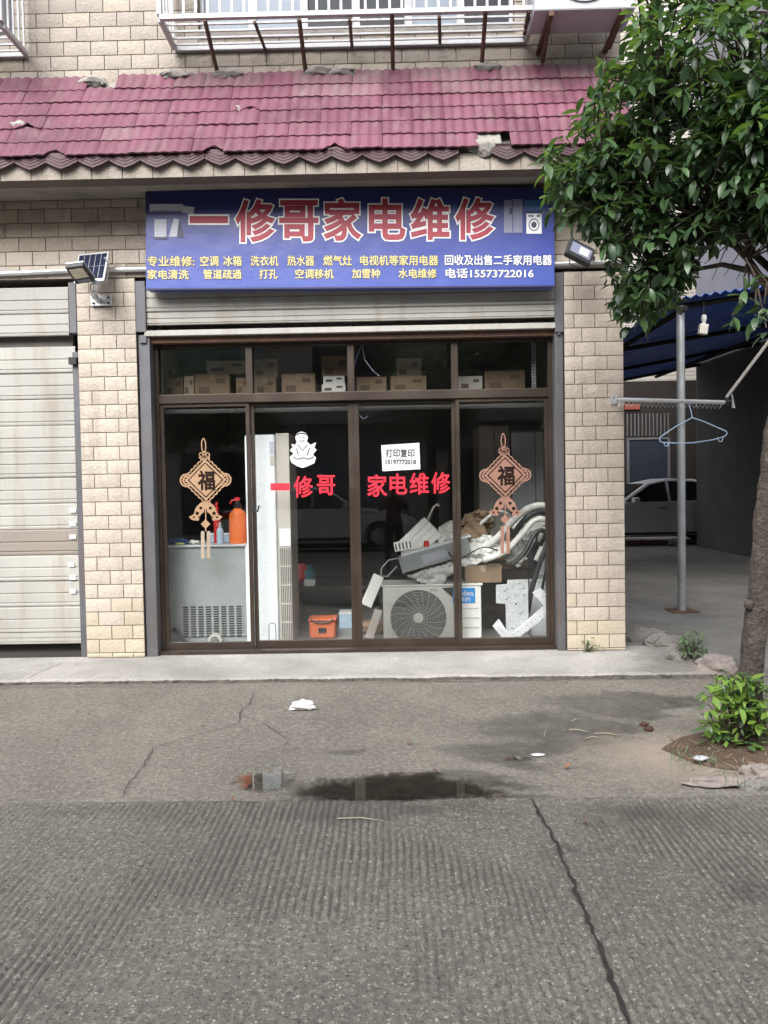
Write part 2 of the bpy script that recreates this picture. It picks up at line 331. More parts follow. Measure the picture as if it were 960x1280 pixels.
# ------------------------------------------------------------------ ground
def groundmat(name, col, wetcol, grooves=False, rough=.85, speck=.5, smear=1.):
    m = bpy.data.materials.new(name); m.use_nodes = True; t = m.node_tree; L = t.links.new; b = t.nodes['Principled BSDF']
    g = NN(t, 'ShaderNodeNewGeometry'); P = g.outputs['Position']
    def nz(sc_, det=5, ro=.6, vec=P):
        n = NN(t, 'ShaderNodeTexNoise'); n.inputs['Scale'].default_value = sc_; n.inputs['Detail'].default_value = det; n.inputs['Roughness'].default_value = ro; L(vec, n.inputs['Vector']); return n.outputs['Fac']
    def mr(x, a, b_, c, d):
        n = NN(t, 'ShaderNodeMapRange'); L(x, n.inputs[0])
        for i, q in enumerate((a, b_, c, d)): n.inputs[i+1].default_value = q
        return n.outputs[0]
    def mth(op, a, b_):
        n = NN(t, 'ShaderNodeMath', operation=op)
        for i, q in enumerate((a, b_)):
            if isinstance(q, (int, float)): n.inputs[i].default_value = q
            else: L(q, n.inputs[i])
        return n.outputs[0]
    def mix(f, a, b_, typ='MIX'):
        n = NN(t, 'ShaderNodeMix', data_type='RGBA', blend_type=typ)
        if isinstance(f, (int, float)): n.inputs['Factor'].default_value = f
        else: L(f, n.inputs['Factor'])
        for k, q in (('A', a), ('B', b_)):
            if isinstance(q, tuple): n.inputs[k].default_value = (*q, 1)
            else: L(q, n.inputs[k])
        return n.outputs['Result']
    big = nz(.9, 6); mid = nz(5, 6, .7); fine = nz(55, 4, .7); vf = nz(190, 2, .6)
    c = mix(mr(big, .35, .65, 0, 1), tuple(q*.62 for q in col), tuple(q*1.32 for q in col))
    c = mix(mr(mid, .45, .7, 0, .55*smear), c, tuple(q*.5 for q in col))
    c = mix(mr(fine, .35, .75, .5, 0), c, tuple(q*.35 for q in col))
    # exposed aggregate: pale and dark little stones
    c = mix(mth('MULTIPLY', mr(nz(30, 6, .8), .38, .60, .9, 0), min(1, speck*1.1)), c, tuple(q*.30 for q in col)); c = mix(mth('MULTIPLY', mr(nz(40, 5, .75), .52, .70, 0, .7), min(1, speck*1.1)), c, tuple(min(.5, q*2.1) for q in col))
    v2 = NN(t, 'ShaderNodeTexVoronoi'); v2.inputs['Scale'].default_value = 88; L(P, v2.inputs['Vector']); v2s = NN(t, 'ShaderNodeSeparateColor'); L(v2.outputs['Color'], v2s.inputs[0])
    c = mix(mth('MULTIPLY', mth('MULTIPLY', mr(v2.outputs['Distance'], .25, .45, 1, 0), mr(v2s.outputs[0], .70, .80, 0, 1)), speck), c, (.34, .33, .30))
    c = mix(mth('MULTIPLY', mth('MULTIPLY', mr(v2.outputs['Distance'], .25, .45, 1, 0), mr(v2s.outputs[1], .66, .76, 0, 1)), speck), c, (.028, .026, .024))
    vo = NN(t, 'ShaderNodeTexVoronoi'); vo.inputs['Scale'].default_value = 42; L(P, vo.inputs['Vector'])
    vsep = NN(t, 'ShaderNodeSeparateColor'); L(vo.outputs['Color'], vsep.inputs[0])
    near = mr(vo.outputs['Distance'], .16, .30, 1, 0)
    pale = mth('MULTIPLY', near, mr(vsep.outputs[0], .78, .88, 0, 1)); dark = mth('MULTIPLY', near, mr(vsep.outputs[1], .80, .86, 0, 1))
    tone = mix(vsep.outputs[2], (.20, .15, .10), (.44, .43, .40)); c = mix(mth('MULTIPLY', mth('MULTIPLY', pale, speck), mr(mid, .35, .62, .15, 1)), c, tone); c = mix(mth('MULTIPLY', dark, speck), c, (.03, .028, .026))
    c = mix(mth('MULTIPLY', mr(vf, .42, .75, .55, 0), speck), c, tuple(q*.3 for q in col))
    a = NN(t, 'ShaderNodeAttribute'); a.attribute_name = 'wet'
    wet = mr(mth('ADD', a.outputs['Fac'], mth('MULTIPLY', mth('SUBTRACT', mth('ADD', mth('MULTIPLY', nz(7, 6, .75), .6), mth('ADD', mth('MULTIPLY', nz(1.6, 5), .5), mth('MULTIPLY', nz(24, 4, .7), .35))), .725), 1.05)), .38, .66, 0, 1)
    c = mix(mth('MULTIPLY', wet, mr(nz(11, 5, .75), .3, .62, .35, 1)), c, mix(.75, c, wetcol))
    d = NN(t, 'ShaderNodeAttribute'); d.attribute_name = 'dirt'
    dirt = mr(mth('ADD', d.outputs['Fac'], mth('MULTIPLY', mth('SUBTRACT', nz(4, 6, .7), .5), .9)), .25, .8, 0, .75)
    c = mix(dirt, c, (.26, .215, .175))
    L(c, b.inputs['Base Color'])
    L(mth('SUBTRACT', mr(mid, .3, .7, rough, rough-.12), mth('MULTIPLY', wet, .36)), b.inputs['Roughness'])
    h = mth('ADD', mth('MULTIPLY', fine, .5), mth('ADD', mth('MULTIPLY', near, mth('MULTIPLY', vsep.outputs[2], .35)), mth('MULTIPLY', vf, .25)))
    bp = NN(t, 'ShaderNodeBump'); bp.inputs['Strength'].default_value = 1.; bp.inputs['Distance'].default_value = .008; L(h, bp.inputs['Height']); L(bp.outputs[0], b.inputs['Normal'])
    return m
M['road'] = groundmat('grooved_wet_concrete', (.196, .181, .159), (.040, .042, .037), True, .82, 1.)
M['apron'] = groundmat('worn_concrete_apron', (.236, .216, .184), (.030, .032, .029), False, .85, .65)
M['pave'] = groundmat('pale_smooth_concrete', (.40, .385, .365), (.16, .15, .135), False, .85, .12, .7)
M['cfloor'] = groundmat('carport_concrete', (.27, .26, .245), (.10, .097, .09), False, .8, .25)

def sheet(name, xs, ys, zf, m, wetf=None, dirtf=None):
    me = bpy.data.meshes.new(name); nx, ny = len(xs), len(ys)
    me.from_pydata([(x, y, zf(x, y)) for y in ys for x in xs], [], [(j*nx+i, j*nx+i+1, (j+1)*nx+i+1, (j+1)*nx+i) for j in range(ny-1) for i in range(nx-1)])
    me.materials.append(M[m])
    for nm, fn in (('wet', wetf), ('dirt', dirtf)):
        at_ = me.attributes.new(nm, 'FLOAT', 'POINT'); at_.data.foreach_set('value', [fn(x, y) if fn else 0. for y in ys for x in xs])
    me.polygons.foreach_set('use_smooth', [True]*len(me.polygons))
    return tag(link(name, me), kind='structure')
def ell(x, y, cx, cy, rx, ry): return max(0., 1.25-sqrt(((x-cx)/rx)**2+((y-cy)/ry)**2))
def lin(a, b, n): return [a+(b-a)*i/n for i in range(n+1)]
wetspots = []
for (px, py, rx, ry, k) in [(500, 985, .75, .20, 1.1), (335, 978, .25, .12, .8), (640, 950, .34, .16, .75), (455, 938, .14, .06, .7), (790, 880, .85, .30, 1.), (700, 910, .6, .3, .9), (640, 935, .5, .2, .8),
                            (380, 940, .1, .04, .5), (760, 930, .5, .2, .5), (270, 985, .3, .05, .6), (120, 930, .3, .1, .3), (560, 1000, .9, .07, .9), (180, 900, .5, .1, .25), (880, 905, .3, .12, .4)]:
    g = gnd(px, py); wetspots.append((g.x, g.y, rx, ry, k))
def warp(x, y): return (x+.30*noise.noise((x*1.7, y*3, 11))+.12*noise.noise((x*5, y*8, 12)), y+.16*noise.noise((x*1.7, y*3, 15))+.06*noise.noise((x*6, y*9, 16)))
def wet_apron(x, y):
    x0_, y0_ = x, y; x, y = warp(x, y)
    return wet_apron_at(x, y, y0_)+.22*max(0, noise.noise((x0_*1.1, y0_*2.2, 31)))
def wet_apron_at(x, y, yr): return max([k*ell(x, y, cx, cy, rx, ry) for cx, cy, rx, ry, k in wetspots]+[.75*max(0, 1-abs(yr+.78)/.06)])
bedc = gnd(930, 950)
def dirt_apron(x, y): return max(.95*ell(x, y, bedc.x-.15, bedc.y+.05, .75, .45), .35*ell(x, y, .6, -1.15, .5, .2))
YJ = -2.78
def yj(x): return YJ+.012*sin(x*2.3)+.01*noise.noise((x*5, 0, 3))
ground = sheet('ground', lin(-120, 120, 8), lin(-120, 120, 8), lambda x, y: -.06, 'cfloor')
xs_a = [-40, -12, -5]+lin(-4, 4.6, 210)+[8, 40]
apron = sheet('apron', xs_a, lin(-2.83, 1.2, 100), lambda x, y: .004*noise.noise((x*1.1, y*1.1, 0))-.003+apron_z(y) if abs(x) < 4.7 else -.004+apron_z(y), 'apron', wet_apron, dirt_apron)
# grooved slab: the brushed ridges are real relief in the part the photograph shows closely
gx = lin(-2.6, 2.6, 1040); gy = lin(-4.75, YJ, 46)
def groove(x, y):
    p = .029; u = (x+.10*y*0+.006*noise.noise((x*2, y*2.2, 1))+.007*noise.noise((x*7, y*5, 4)))/p
    fade = .22+.78*max(0, min(1, .55+2.2*noise.noise((x*1.1, y*1.3, 8))+.8*noise.noise((x*6, y*3, 5)))); fade *= min(1., (YJ-y)/.05+.25)
    s_ = .5+.5*sin(2*pi*u)
    return .0+.0065*fade*(s_**.7-.6)+.0016*noise.noise((x*60, y*24, 0))+.002*noise.noise((x*2, y*2, 5))
roadspots = [(gnd(a, b).x, gnd(a, b).y, rx, ry, k) for a, b, rx, ry, k in ((480, 1012, .9, .16, .8), (830, 1018, .55, .2, .75), (700, 1060, .3, .2, .5), (120, 1015, .6, .1, .55), (900, 1110, .35, .3, .55), (300, 1120, .4, .3, .45), (560, 1230, .35, .22, .4), (60, 1250, .3, .2, .4))]
def wet_road(x, y):
    yr = y; x, y = warp(x, y)
    return wet_road_at(x, y, yr)
def wet_road_at(x, y, yr): return max([.16+.5*noise.noise((x*.7, y*.9, 2))+.25*noise.noise((x*2.1, y*2.6, 7))]+[k*ell(x, y, cx, cy, rx, ry) for cx, cy, rx, ry, k in roadspots]+[k*ell(x, y, cx, cy, rx, ry) for cx, cy, rx, ry, k in wetspots[:1]]+[.35*max(0, 1-abs(yr-YJ)/.05)*(.5+noise.noise((x*2.5, 0, 0)))])
def wet_groove(x, y):
    u = (x+.006*noise.noise((x*2, y*2.2, 1))+.007*noise.noise((x*7, y*5, 4)))/.029
    fade = max(0, min(1, .55+2.2*noise.noise((x*1.1, y*1.3, 8))+.8*noise.noise((x*6, y*3, 5))))
    return wet_road(x, y)+.55*fade*max(0, .55-(.5+.5*sin(2*pi*u)))*2-.08
road = sheet('road', gx, gy, groove, 'road', wet_groove, lambda x, y: .0)
for v in road.data.vertices:
    if v.co.y > YJ-.002: v.co.y += .014*noise.noise((v.co.x*4, 0, 3))+.008*noise.noise((v.co.x*19, 1, 3)); v.co.z += .001
sheet('road', [-40, -12, -6, -2.595], lin(-4.75, YJ, 10), lambda x, y: -.003, 'road', lambda x, y: .4)
sheet('road', [2.595, 3.5, 6, 12, 40], lin(-4.75, YJ, 10), lambda x, y: -.003, 'road', lambda x, y: .4)
sheet('road', lin(-40, 40, 30), lin(-10.5, -4.745, 6), lambda x, y: -.002, 'road', lambda x, y: .4)

# pavement slab under the shop front: jagged worn front edge, dark mossy riser
mb = MB(); fx = lin(-6, 2.28, 330)
def fy(x): return -.70-.022*(x+2.9)*.55-.02*noise.noise((x*3, 0, 0))-.022*abs(noise.noise((x*14, 1, 0)))-.012*noise.noise((x*37, 4, 0))-(.05 if x > 1.2 else 0)*(x-1.2)*0
top = []; low = []; bot = []; bk = []
for x in fx:
    y = fy(x); z = .058+.004*noise.noise((x*4, 2, 0))
    bk.append((x, .16, .06)); top.append((x, y+.03, z)); low.append((x, y, z-.012-.008*abs(noise.noise((x*20, 5, 0))))); bot.append((x, y-.004+.012*noise.noise((x*17, 9, 0)), -.02))
n = len(fx); vs = bk+top+low+bot; fs = []
fmi = []
for i in range(n-1):
    for r in range(3): fs.append((r*n+i, (r+1)*n+i, (r+1)*n+i+1, r*n+i+1)); fmi.append(1 if r == 2 else 0)
fs.append((n-1, 2*n-1, 3*n-1, 4*n-1)); fmi.append(1)
for f, mi in zip(fs, fmi): mb.f.append(list(f)); mb.m.append(mi)
mb.v = vs
M['moss'] = mat('mossy_dark_riser', (.10, .09, .075), .95, var=.3, scale=8, fine=.2, bump=1., bscale=70, bdist=.01, stain=(.02, .018, .014), stain_amt=.95, stain_scale=12)
pv = tag(mb.build('pavement', ['pave', 'moss']), kind='structure')
for nm in ('wet', 'dirt'):
    a_ = pv.data.attributes.new(nm, 'FLOAT', 'POINT')
    a_.data.foreach_set('value', [(.22 if nm == 'wet' else .0)+(.25 if nm == 'wet' and v.co.y < -.68 else 0)+(.45*max(0, min(1, (v.co.x-1.75)*3)) if nm == 'wet' else 0) for v in pv.data.vertices])

# carport floor
mb = MB(); poly = [(1.862, .30), (2.05, .20), (2.35, .02), (2.6, -.3), (2.75, -.7), (3.2, -1.2), (14, -1.2), (14, 30), (1.862, 30)]
mb.add([(x, y, .05) for x, y in poly]+[(x, y, -.05) for x, y in poly], [tuple(range(len(poly)))]+[(i, i+len(poly), (i+1) % len(poly)+len(poly), (i+1) % len(poly)) for i in range(len(poly))])
cf = tag(mb.build('carport_floor', 'cfloor'), kind='structure')

def ribbon(name, pts, wd, z, m, jit=.01, kind='structure'):
    mb = MB(); P_ = []
    for i in range(len(pts)-1):
        a, b = Vector((*pts[i], 0)), Vector((*pts[i+1], 0)); k = max(2, int((b-a).length/.03))
        for j in range(k): P_.append(a.lerp(b, j/k))
    P_.append(Vector((*pts[-1], 0))); n = len(P_); vs = []
    for i, p in enumerate(P_):
        d = (P_[min(i+1, n-1)]-P_[max(i-1, 0)]).normalized(); s = Vector((-d.y, d.x, 0))
        p = p+s*random.uniform(-jit, jit); q = wd*(.35+.65*random.random())*min(1, .25+min(i, n-1-i)*.15)
        for e in (-q/2, q/2): vs.append((p.x+s.x*e, p.y+s.y*e, z+(apron_z(p.y) if z < .02 else 0)))
    mb.add(vs, [(2*i, 2*i+2, 2*i+3, 2*i+1) for i in range(n-1)])
    return tag(mb.build(name, m), kind=kind)
M['crack'] = mat('crack_dirt', (.03, .027, .023), .95, var=.3, scale=20)
M['tar'] = mat('tar_joint_filler', (.018, .017, .016), .55, var=.3, scale=20, bump=.5)
G2 = lambda L_, Z=0.: [tuple(gnd(a, b, Z).xy) for a, b in L_]
ribbon('crack', G2([(318, 864), (315, 875), (300, 892), (298, 905), (262, 915), (225, 925), (192, 935), (178, 960), (160, 980), (152, 1000)]), .007, .004, 'crack', .007)
ribbon('crack', G2([(0, 1006), (80, 1005), (200, 1004), (320, 1003), (400, 1000), (520, 999), (660, 996)]), .006, .005, 'crack', .006)
ribbon('crack', G2([(298, 893), (330, 905), (360, 925), (352, 940)]), .005, .004, 'crack', .008)
ribbon('crack', G2([(80, 828), (45, 842), (28, 852)], .06), .007, .0625, 'crack', .005)
ribbon('crack', G2([(770, 835), (800, 838), (850, 845)], .06), .008, .0625, 'crack', .006)
ribbon('expansion_joint', G2([(662, 998), (675, 1020), (690, 1045), (705, 1078), (720, 1115), (745, 1175), (770, 1245), (800, 1320)]), .019, .0065, 'tar', .007)

# puddles: thin water whose film breaks up over the grit towards its edge
def puddlemat():
    m = glassmat('puddle_water', (.74, .72, .68), 1.33, 2.4); t = m.node_tree; L = t.links.new
    out = [n for n in t.nodes if n.type == 'OUTPUT_MATERIAL'][0]; surf = out.inputs['Surface'].links[0].from_socket
    a = NN(t, 'ShaderNodeAttribute'); a.attribute_name = 'depth'; g = NN(t, 'ShaderNodeNewGeometry')
    n = NN(t, 'ShaderNodeTexNoise'); n.inputs['Scale'].default_value = 22; n.inputs['Detail'].default_value = 6; n.inputs['Roughness'].default_value = .75; L(g.outputs['Position'], n.inputs['Vector'])
    n6 = NN(t, 'ShaderNodeTexNoise'); n6.inputs['Scale'].default_value = 7; n6.inputs['Detail'].default_value = 4; L(g.outputs['Position'], n6.inputs['Vector'])
    a6 = NN(t, 'ShaderNodeMath', operation='MULTIPLY_ADD'); L(n6.outputs['Fac'], a6.inputs[0]); a6.inputs[1].default_value = .9; a6.inputs[2].default_value = -.45
    a7 = NN(t, 'ShaderNodeMath', operation='ADD'); L(a.outputs['Fac'], a7.inputs[0]); L(a6.outputs[0], a7.inputs[1])
    ad = NN(t, 'ShaderNodeMath', operation='ADD'); L(a7.outputs[0], ad.inputs[0]); L(n.outputs['Fac'], ad.inputs[1])
    mr = NN(t, 'ShaderNodeMapRange'); mr.inputs[1].default_value = .72; mr.inputs[2].default_value = .98; L(ad.outputs[0], mr.inputs[0])
    tr = NN(t, 'ShaderNodeBsdfTransparent'); mx = NN(t, 'ShaderNodeMixShader'); L(mr.outputs[0], mx.inputs[0]); L(tr.outputs[0], mx.inputs[1]); L(surf, mx.inputs[2]); L(mx.outputs[0], out.inputs['Surface']); return m
M['water'] = puddlemat()
def puddle(px, py, rx, ry, sd):
    c = gnd(px, py); n = 96; R_ = 9; vs = [(c.x, c.y, .0065)]; dep = [1.]
    for r_ in range(1, R_+1):
        for i in range(n):
            a = 2*pi*i/n; k = (1+.35*noise.noise((cos(a)*1.3+sd, sin(a)*1.3, sd))+.18*noise.noise((cos(a)*5, sin(a)*5, sd)))*r_/R_
            yy = c.y+ry*k*sin(a); e = max(0., (yy-YJ+.03)/.05)
            vs.append((c.x+rx*k*cos(a), max(yy, YJ-.03), .0065)); dep.append(min(1-r_/R_, e))
    fs = [(0, i+1, (i+1) % n+1) for i in range(n)]
    for r_ in range(R_-1):
        for i in range(n): a = 1+r_*n; b = a+n; fs.append((a+i, b+i, b+(i+1) % n, a+(i+1) % n))
    mb = MB(); mb.add(vs, fs); o = mb.build('puddle', 'water'); at_ = o.data.attributes.new('depth', 'FLOAT', 'POINT'); at_.data.foreach_set('value', dep)
    return tag(o, kind='structure')
puddle(505, 986, .74, .26, 1.3); puddle(335, 978, .22, .17, 4.1); puddle(648, 949, .12, .035, 7.7)

# ------------------------------------------------------------------ the shop building
bld = thing('shop_building', 'two storey shop building faced in cream split tiles with a crimson tiled canopy', 'building', (-.33, 0, .06))
TW, TH, GAP = .215, .112, .0068
def tile_mesh(i):
    mb = MB(); nx, nz = 5, 3; w_, h_ = 1., 1.
    rnd = random.Random(i*7+3); vs = []; fs = []
    for k in range(nz+1):
        for j in range(nx+1):
            e = j in (0, nx) or k in (0, nz)
            x = j/nx-.5; z = k/nz-.5
            d = -.004 if e else -.0065-.0035*rnd.random()+.002*sin(j*2.1+k*1.7+i)
            vs.append((x*(1 if e else .98), d, z))
    for k in range(nz):
        for j in range(nx):
            a = k*(nx+1)+j; fs.append((a, a+1, a+nx+2, a+nx+1))
    mb.add(vs, fs)
    mb.add([(-.5, -.004, -.5), (.5, -.004, -.5), (.5, -.004, .5), (-.5, -.004, .5), (-.5, .006, -.5), (.5, .006, -.5), (.5, .006, .5), (-.5, .006, .5)], [(0, 4, 5, 1), (1, 5, 6, 2), (2, 6, 7, 3), (3, 7, 4, 0)])
    return mb
TILES = {}
for mk in ('tile', 'tile_low', 'tile_old', 'tile_up'): TILES[mk] = [tile_mesh(i).mesh('wall_tile', mk, True, 24) for i in range(6)]
def put_tile(parent, x0, x1, z0, z1, y, mk='tile'):
    o = link('wall_tile', random.choice(TILES[mk]), parent, Vector(((x0+x1)/2, y+random.uniform(-.001, .001), (z0+z1)/2))-wloc(parent))
    o.scale = (x1-x0-GAP, 1, z1-z0-GAP); return o
# piers
def pier(x0, x1, z1, rows, mkz):
    mb = MB(); mb.box(x0+.004, x1-.004, .0, .34, .05, z1)
    p = mb.build('pier', 'grout', bld)
    zt = z1; r = 0
    while zt > .065:
        zb = max(zt-TH, .062); cuts = rows[r % 2]; xx = [x0]+[x0+(x1-x0)*c for c in cuts]+[x1]
        for a, b in zip(xx, xx[1:]): put_tile(p, a, b, zb, zt, 0, mkz(zt))
        zt -= TH; r += 1
    return p
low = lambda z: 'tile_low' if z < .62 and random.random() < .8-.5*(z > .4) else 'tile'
pier(-2.52, -2.043, 3.125, ([.22, .66], [.44, .80]), low)
pier(1.388, 1.861, 3.105, ([.30, .72], [.17, .52]), low)
# return face of right pier (towards the carport) and its tiles' edge
mb = MB(); mb.box(1.845, 1.8575, .02, 9, .05, 6.6); mb.build('side_wall', 'cement', bld)
# lintel wall, tiles where the sign leaves it bare
mb = MB(); mb.box(-6, 1.845, .003, .30, 3.13, 3.76); lint = mb.build('lintel', 'grout', bld)
z = 3.128; r = 0
while z < 3.70:
    z2 = min(z+TH, 3.755); x = -3.40+(TW/2 if r % 2 else 0)
    while x < 1.86:
        x2 = min(x+TW, 1.86)
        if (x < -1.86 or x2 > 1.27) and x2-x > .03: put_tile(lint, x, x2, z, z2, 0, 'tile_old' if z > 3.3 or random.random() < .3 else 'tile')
        x += TW
    z += TH; r += 1
# eave beam with a row of tiles, soffit
mb = MB(); mb.box(-6, 1.93, -.495, -.36, 3.715, 3.90); beam = mb.build('eave_beam', 'grout', bld)
x = -3.3
while x < 1.9:
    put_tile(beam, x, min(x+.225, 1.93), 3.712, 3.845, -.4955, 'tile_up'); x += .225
mb = MB(); mb.box(-6, 1.93, -.358, .0, 3.757, 3.83); mb.build('soffit', 'soffit', bld)
# canopy slope, built up of single tiles in six courses
SY0, SZ0, SY1, SZ1 = -.01, 4.71, -.53, 3.885           # top at the wall, foot at the eave
sl = Vector((0, SY1-SY0, SZ1-SZ0)); SL = sl.length; sd_ = sl.normalized(); sn = Vector((0, -sd_.z*-1, 0))
sn = Vector((0, sd_.z, -sd_.y)).normalized()             # outward normal of the slope
if sn.y > 0: sn = -sn
mb = MB(); q = [(SY0+.02, SZ0-.02), (SY1+.075, SZ1-.005), (SY1+.09, SZ1-.05), (0, SZ1-.05)]
mb.add([(-6, y, zz) for y, zz in q]+[(1.93, y, zz) for y, zz in q], [(0, 1, 2, 3), (7, 6, 5, 4)]+[(i, i+4, (i+1) % 4+4, (i+1) % 4) for i in range(4)])
canopy = mb.build('tiled_canopy', 'cement', bld)
CW = .232; NC = 6; LEN = SL/NC
def roof_tile_mesh(kind, i):
    rnd = random.Random(i+40); mb = MB(); nu = 16; Lt = LEN*1.18; vs = []
    def h(u): 
        q = (u*3) % 1.0
        return .013*(sin(pi*q)**1.4)
    drop = lambda u: .012*sin(pi*((u*3) % 1.0))
    for (t, lift, th) in ((0, .004, 0), (1, .015, 0), (1, .015, 1), (0, .004, 1)):
        for j in range(nu+1):
            u = j/nu; ww = CW*.995
            cut = 0
            if kind == 'chip' and t == 1: cut = .11*max(0, .55-abs(u-.5-.2*(i % 2))*1.6)+.012*rnd.random()
            p = Vector(((u-.5)*ww, 0, 0))+sd_*(t*Lt+(drop(u) if t else 0)-cut)+sn*(lift+h(u)-.012*th)
            vs.append(p)
    k = nu+1; fs = []
    for r_ in range(4):
        for j in range(nu): fs.append((r_*k+j, r_*k+j+1, ((r_+1) % 4)*k+j+1, ((r_+1) % 4)*k+j))
    fs += [(0, k, 2*k, 3*k), (nu, 3*k+nu, 2*k+nu, k+nu)]
    mb.add(vs, fs); return mb
RT = {(mk, kd): [roof_tile_mesh(kd, i).mesh('roof_tile', mk, True, 40) for i in range(2)] for mk in ('roof', 'roof_pale') for kd in ('full', 'chip')}
XS = -3.28
def col_of(px, py, Y): return int((at(px, py, Y).x-XS)//CW)
gone = {(col_of(116, 105, 0), 0),
        (col_of(607, 180, -.5), 5)}
chip = {(col_of(296, 128, -.2), 2), (col_of(20, 155, -.35), 3), (col_of(45, 190, -.5), 5), (col_of(420, 185, -.5), 5), (col_of(250, 186, -.5), 5)}
for c in range(NC):
    for k in range(22):
        if (k, c) in gone: continue
        x = XS+(k+.5)*CW
        if x > 1.9: continue
        pale = .75 if c == 0 and x > -2 else (.4 if c == 0 else (.6 if c == 1 and x > -1.2 else (.2 if c == 2 and x > -.6 else .02)))
        mk = 'roof_pale' if random.random() < pale else 'roof'; kd = 'chip' if (k, c) in chip else 'full'
        o = link('roof_tile', random.choice(RT[(mk, kd)]), canopy, Vector((x, SY0, SZ0))+sd_*(c*LEN)-wloc(canopy)+sn*random.uniform(0, .004)+Vector((random.uniform(-.002, .002), 0, random.uniform(-.004, .004))))
        o.rotation_euler = (0, random.uniform(-.012, .012), 0)
# mortar lumps along the top and in the gaps
def lump(mb, c, r, sd, m=0, fl=(1, 1, 1), n=7):
    vs = []; fs = []; R_ = n-1
    for i in range(R_+1):
        th = pi*i/R_
        for j in range(2*n):
            a = pi*j/n; d = Vector((sin(th)*cos(a), sin(th)*sin(a), cos(th)))
            k = r*(1+.45*noise.noise(d*1.4+Vector((sd, sd*2, 0)))+.22*noise.noise(d*4+Vector((sd, 0, sd)))+(.11*noise.noise(d*10+Vector((sd, 0, sd))) if n > 9 else 0))
            vs.append((c[0]+d.x*k*fl[0], c[1]+d.y*k*fl[1], c[2]+d.z*k*fl[2]))
    for i in range(R_):
        for j in range(2*n): fs.append((i*2*n+j, i*2*n+(j+1) % (2*n), (i+1)*2*n+(j+1) % (2*n), (i+1)*2*n+j))
    mb.add(vs, fs, m); return mb
for px in (116, 220, 285, 398, 428, 608):
    p = at(px, 100, -.03); mb = MB(); lump(mb, (p.x, -.045, 4.69 if px != 116 else 4.655), .088, px*.1, 0, (1.25, .5, .45), 11); mb.build('mortar_patch', 'cement', canopy, True)
pf = at(607, 182, -.45); mb = MB(); mb.cbox((pf.x, -.455, 3.955), (.225, .04, .16), Matrix.Rotation(-.56, 3, 'X')); mb.build('mortar_patch', 'cement', canopy, bevel=.012)
pf = at(607, 200, -.5); mb = MB(); lump(mb, (pf.x-.02, -.51, 3.87), .1, 2.2, 0, (1.0, .35, .55), 12); mb.build('mortar_patch', 'cement', canopy, True)
for px, py, yy in ((296, 140, -.28), (20, 157, -.36), (425, 187, -.47), (607, 182, -.47)):
    p = at(px, py, yy); mb = MB(); p.y += .035; lump(mb, p, .07, px*.13, 0, (1.2, .6, .7)); mb.build('mortar_patch', 'cement', canopy, True)
# hanging eave tiles: a pointed lip with raised chevrons
def eave_mesh():
    mb = MB(); w2 = CW/2*.99
    for i in range(4):
        zt, y0 = .045-.0*i, -.004*i
        hb = .105-.022*i
        poly = [(-w2, .012), (w2, .012), (w2, .045-hb+.03), (w2*.5, .045-hb-.004), (0, .045-hb-.028), (-w2*.5, .045-hb-.004), (-w2, .045-hb+.03)]
        mb.prism(poly, y0-.012, y0+.004)
    return mb
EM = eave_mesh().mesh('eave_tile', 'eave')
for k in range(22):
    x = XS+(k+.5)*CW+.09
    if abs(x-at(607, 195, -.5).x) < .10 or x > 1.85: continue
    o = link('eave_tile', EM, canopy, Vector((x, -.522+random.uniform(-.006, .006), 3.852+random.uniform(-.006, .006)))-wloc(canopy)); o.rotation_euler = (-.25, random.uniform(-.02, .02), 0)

# upper wall with its window opening
WX0, WX1, WZ0 = -1.48, 1.02, 5.03
mb = MB(); mb.box(-6, WX0, .004, .25, 3.78, 6.6); mb.box(WX1, 1.845, .004, .25, 3.78, 6.6); mb.box(WX0+.001, WX1-.001, .004, .25, 3.78, WZ0); mb.box(WX0+.001, WX1-.001, .004, .25, 6.3, 6.6)
up = mb.build('upper_wall', 'grout', bld)
z = 4.66; r = 0
while z < 5.75:
    x = -3.42+(TW/2 if r % 2 else 0)
    while x < 1.86:
        x2 = min(x+TW, 1.86); a, b = x, x2
        if z+TH > WZ0+.02:
            if a < WX0 < b: b = WX0
            if a < WX1 < b: a = WX1
            if a >= WX0-.001 and b <= WX1+.001: x += TW; continue
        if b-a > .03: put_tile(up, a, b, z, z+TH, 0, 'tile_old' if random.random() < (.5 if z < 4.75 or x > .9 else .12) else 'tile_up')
        x += TW
    z += TH; r += 1
wx = lin(WX0+.03, WX1-.03, 4)
fr = MB(); fr.box(WX0, WX1, .06, .12, WZ0, WZ0+.06); fr.box(WX0, WX1, .06, .12, 6.24, 6.3)
for i, x in enumerate(lin(WX0, WX1, 6)): fr.box(max(x-.03, WX0), min(x+.03, WX1), .059, .121, WZ0+.06, 6.24)
win = fr.build('window', 'winframe', bld)
ex = lin(WX0, WX1, 6)
for i in range(6):
    p = MB(); p.box(ex[i]+.03, ex[i+1]-.03, .085, .091, WZ0+.06, 6.24); p.build('pane', 'winpale' if i in (0, 1, 4) else 'windark', win)
mb = MB(); mb.box(WX0, WX1, -.03, .06, WZ0-.03, WZ0-.002); mb.build('sill', 'cement', win)
# window on the left edge
mb = MB(); mb.box(-3.4, -2.95, -.012, .003, 5.06, 5.9); mb.build('window', 'windark', bld)
# shell behind
mb = MB(); mb.box(-6, 1.84, 9, 9.2, .05, 6.6); mb.box(-6, 1.93, -.0, 9.2, 6.6, 6.75); mb.box(-6.2, -6.0, 0, 9.2, .05, 6.75); mb.box(-6, 1.84, .31, 9, 3.2, 3.35); mb.build('shell_wall', 'cement', bld)
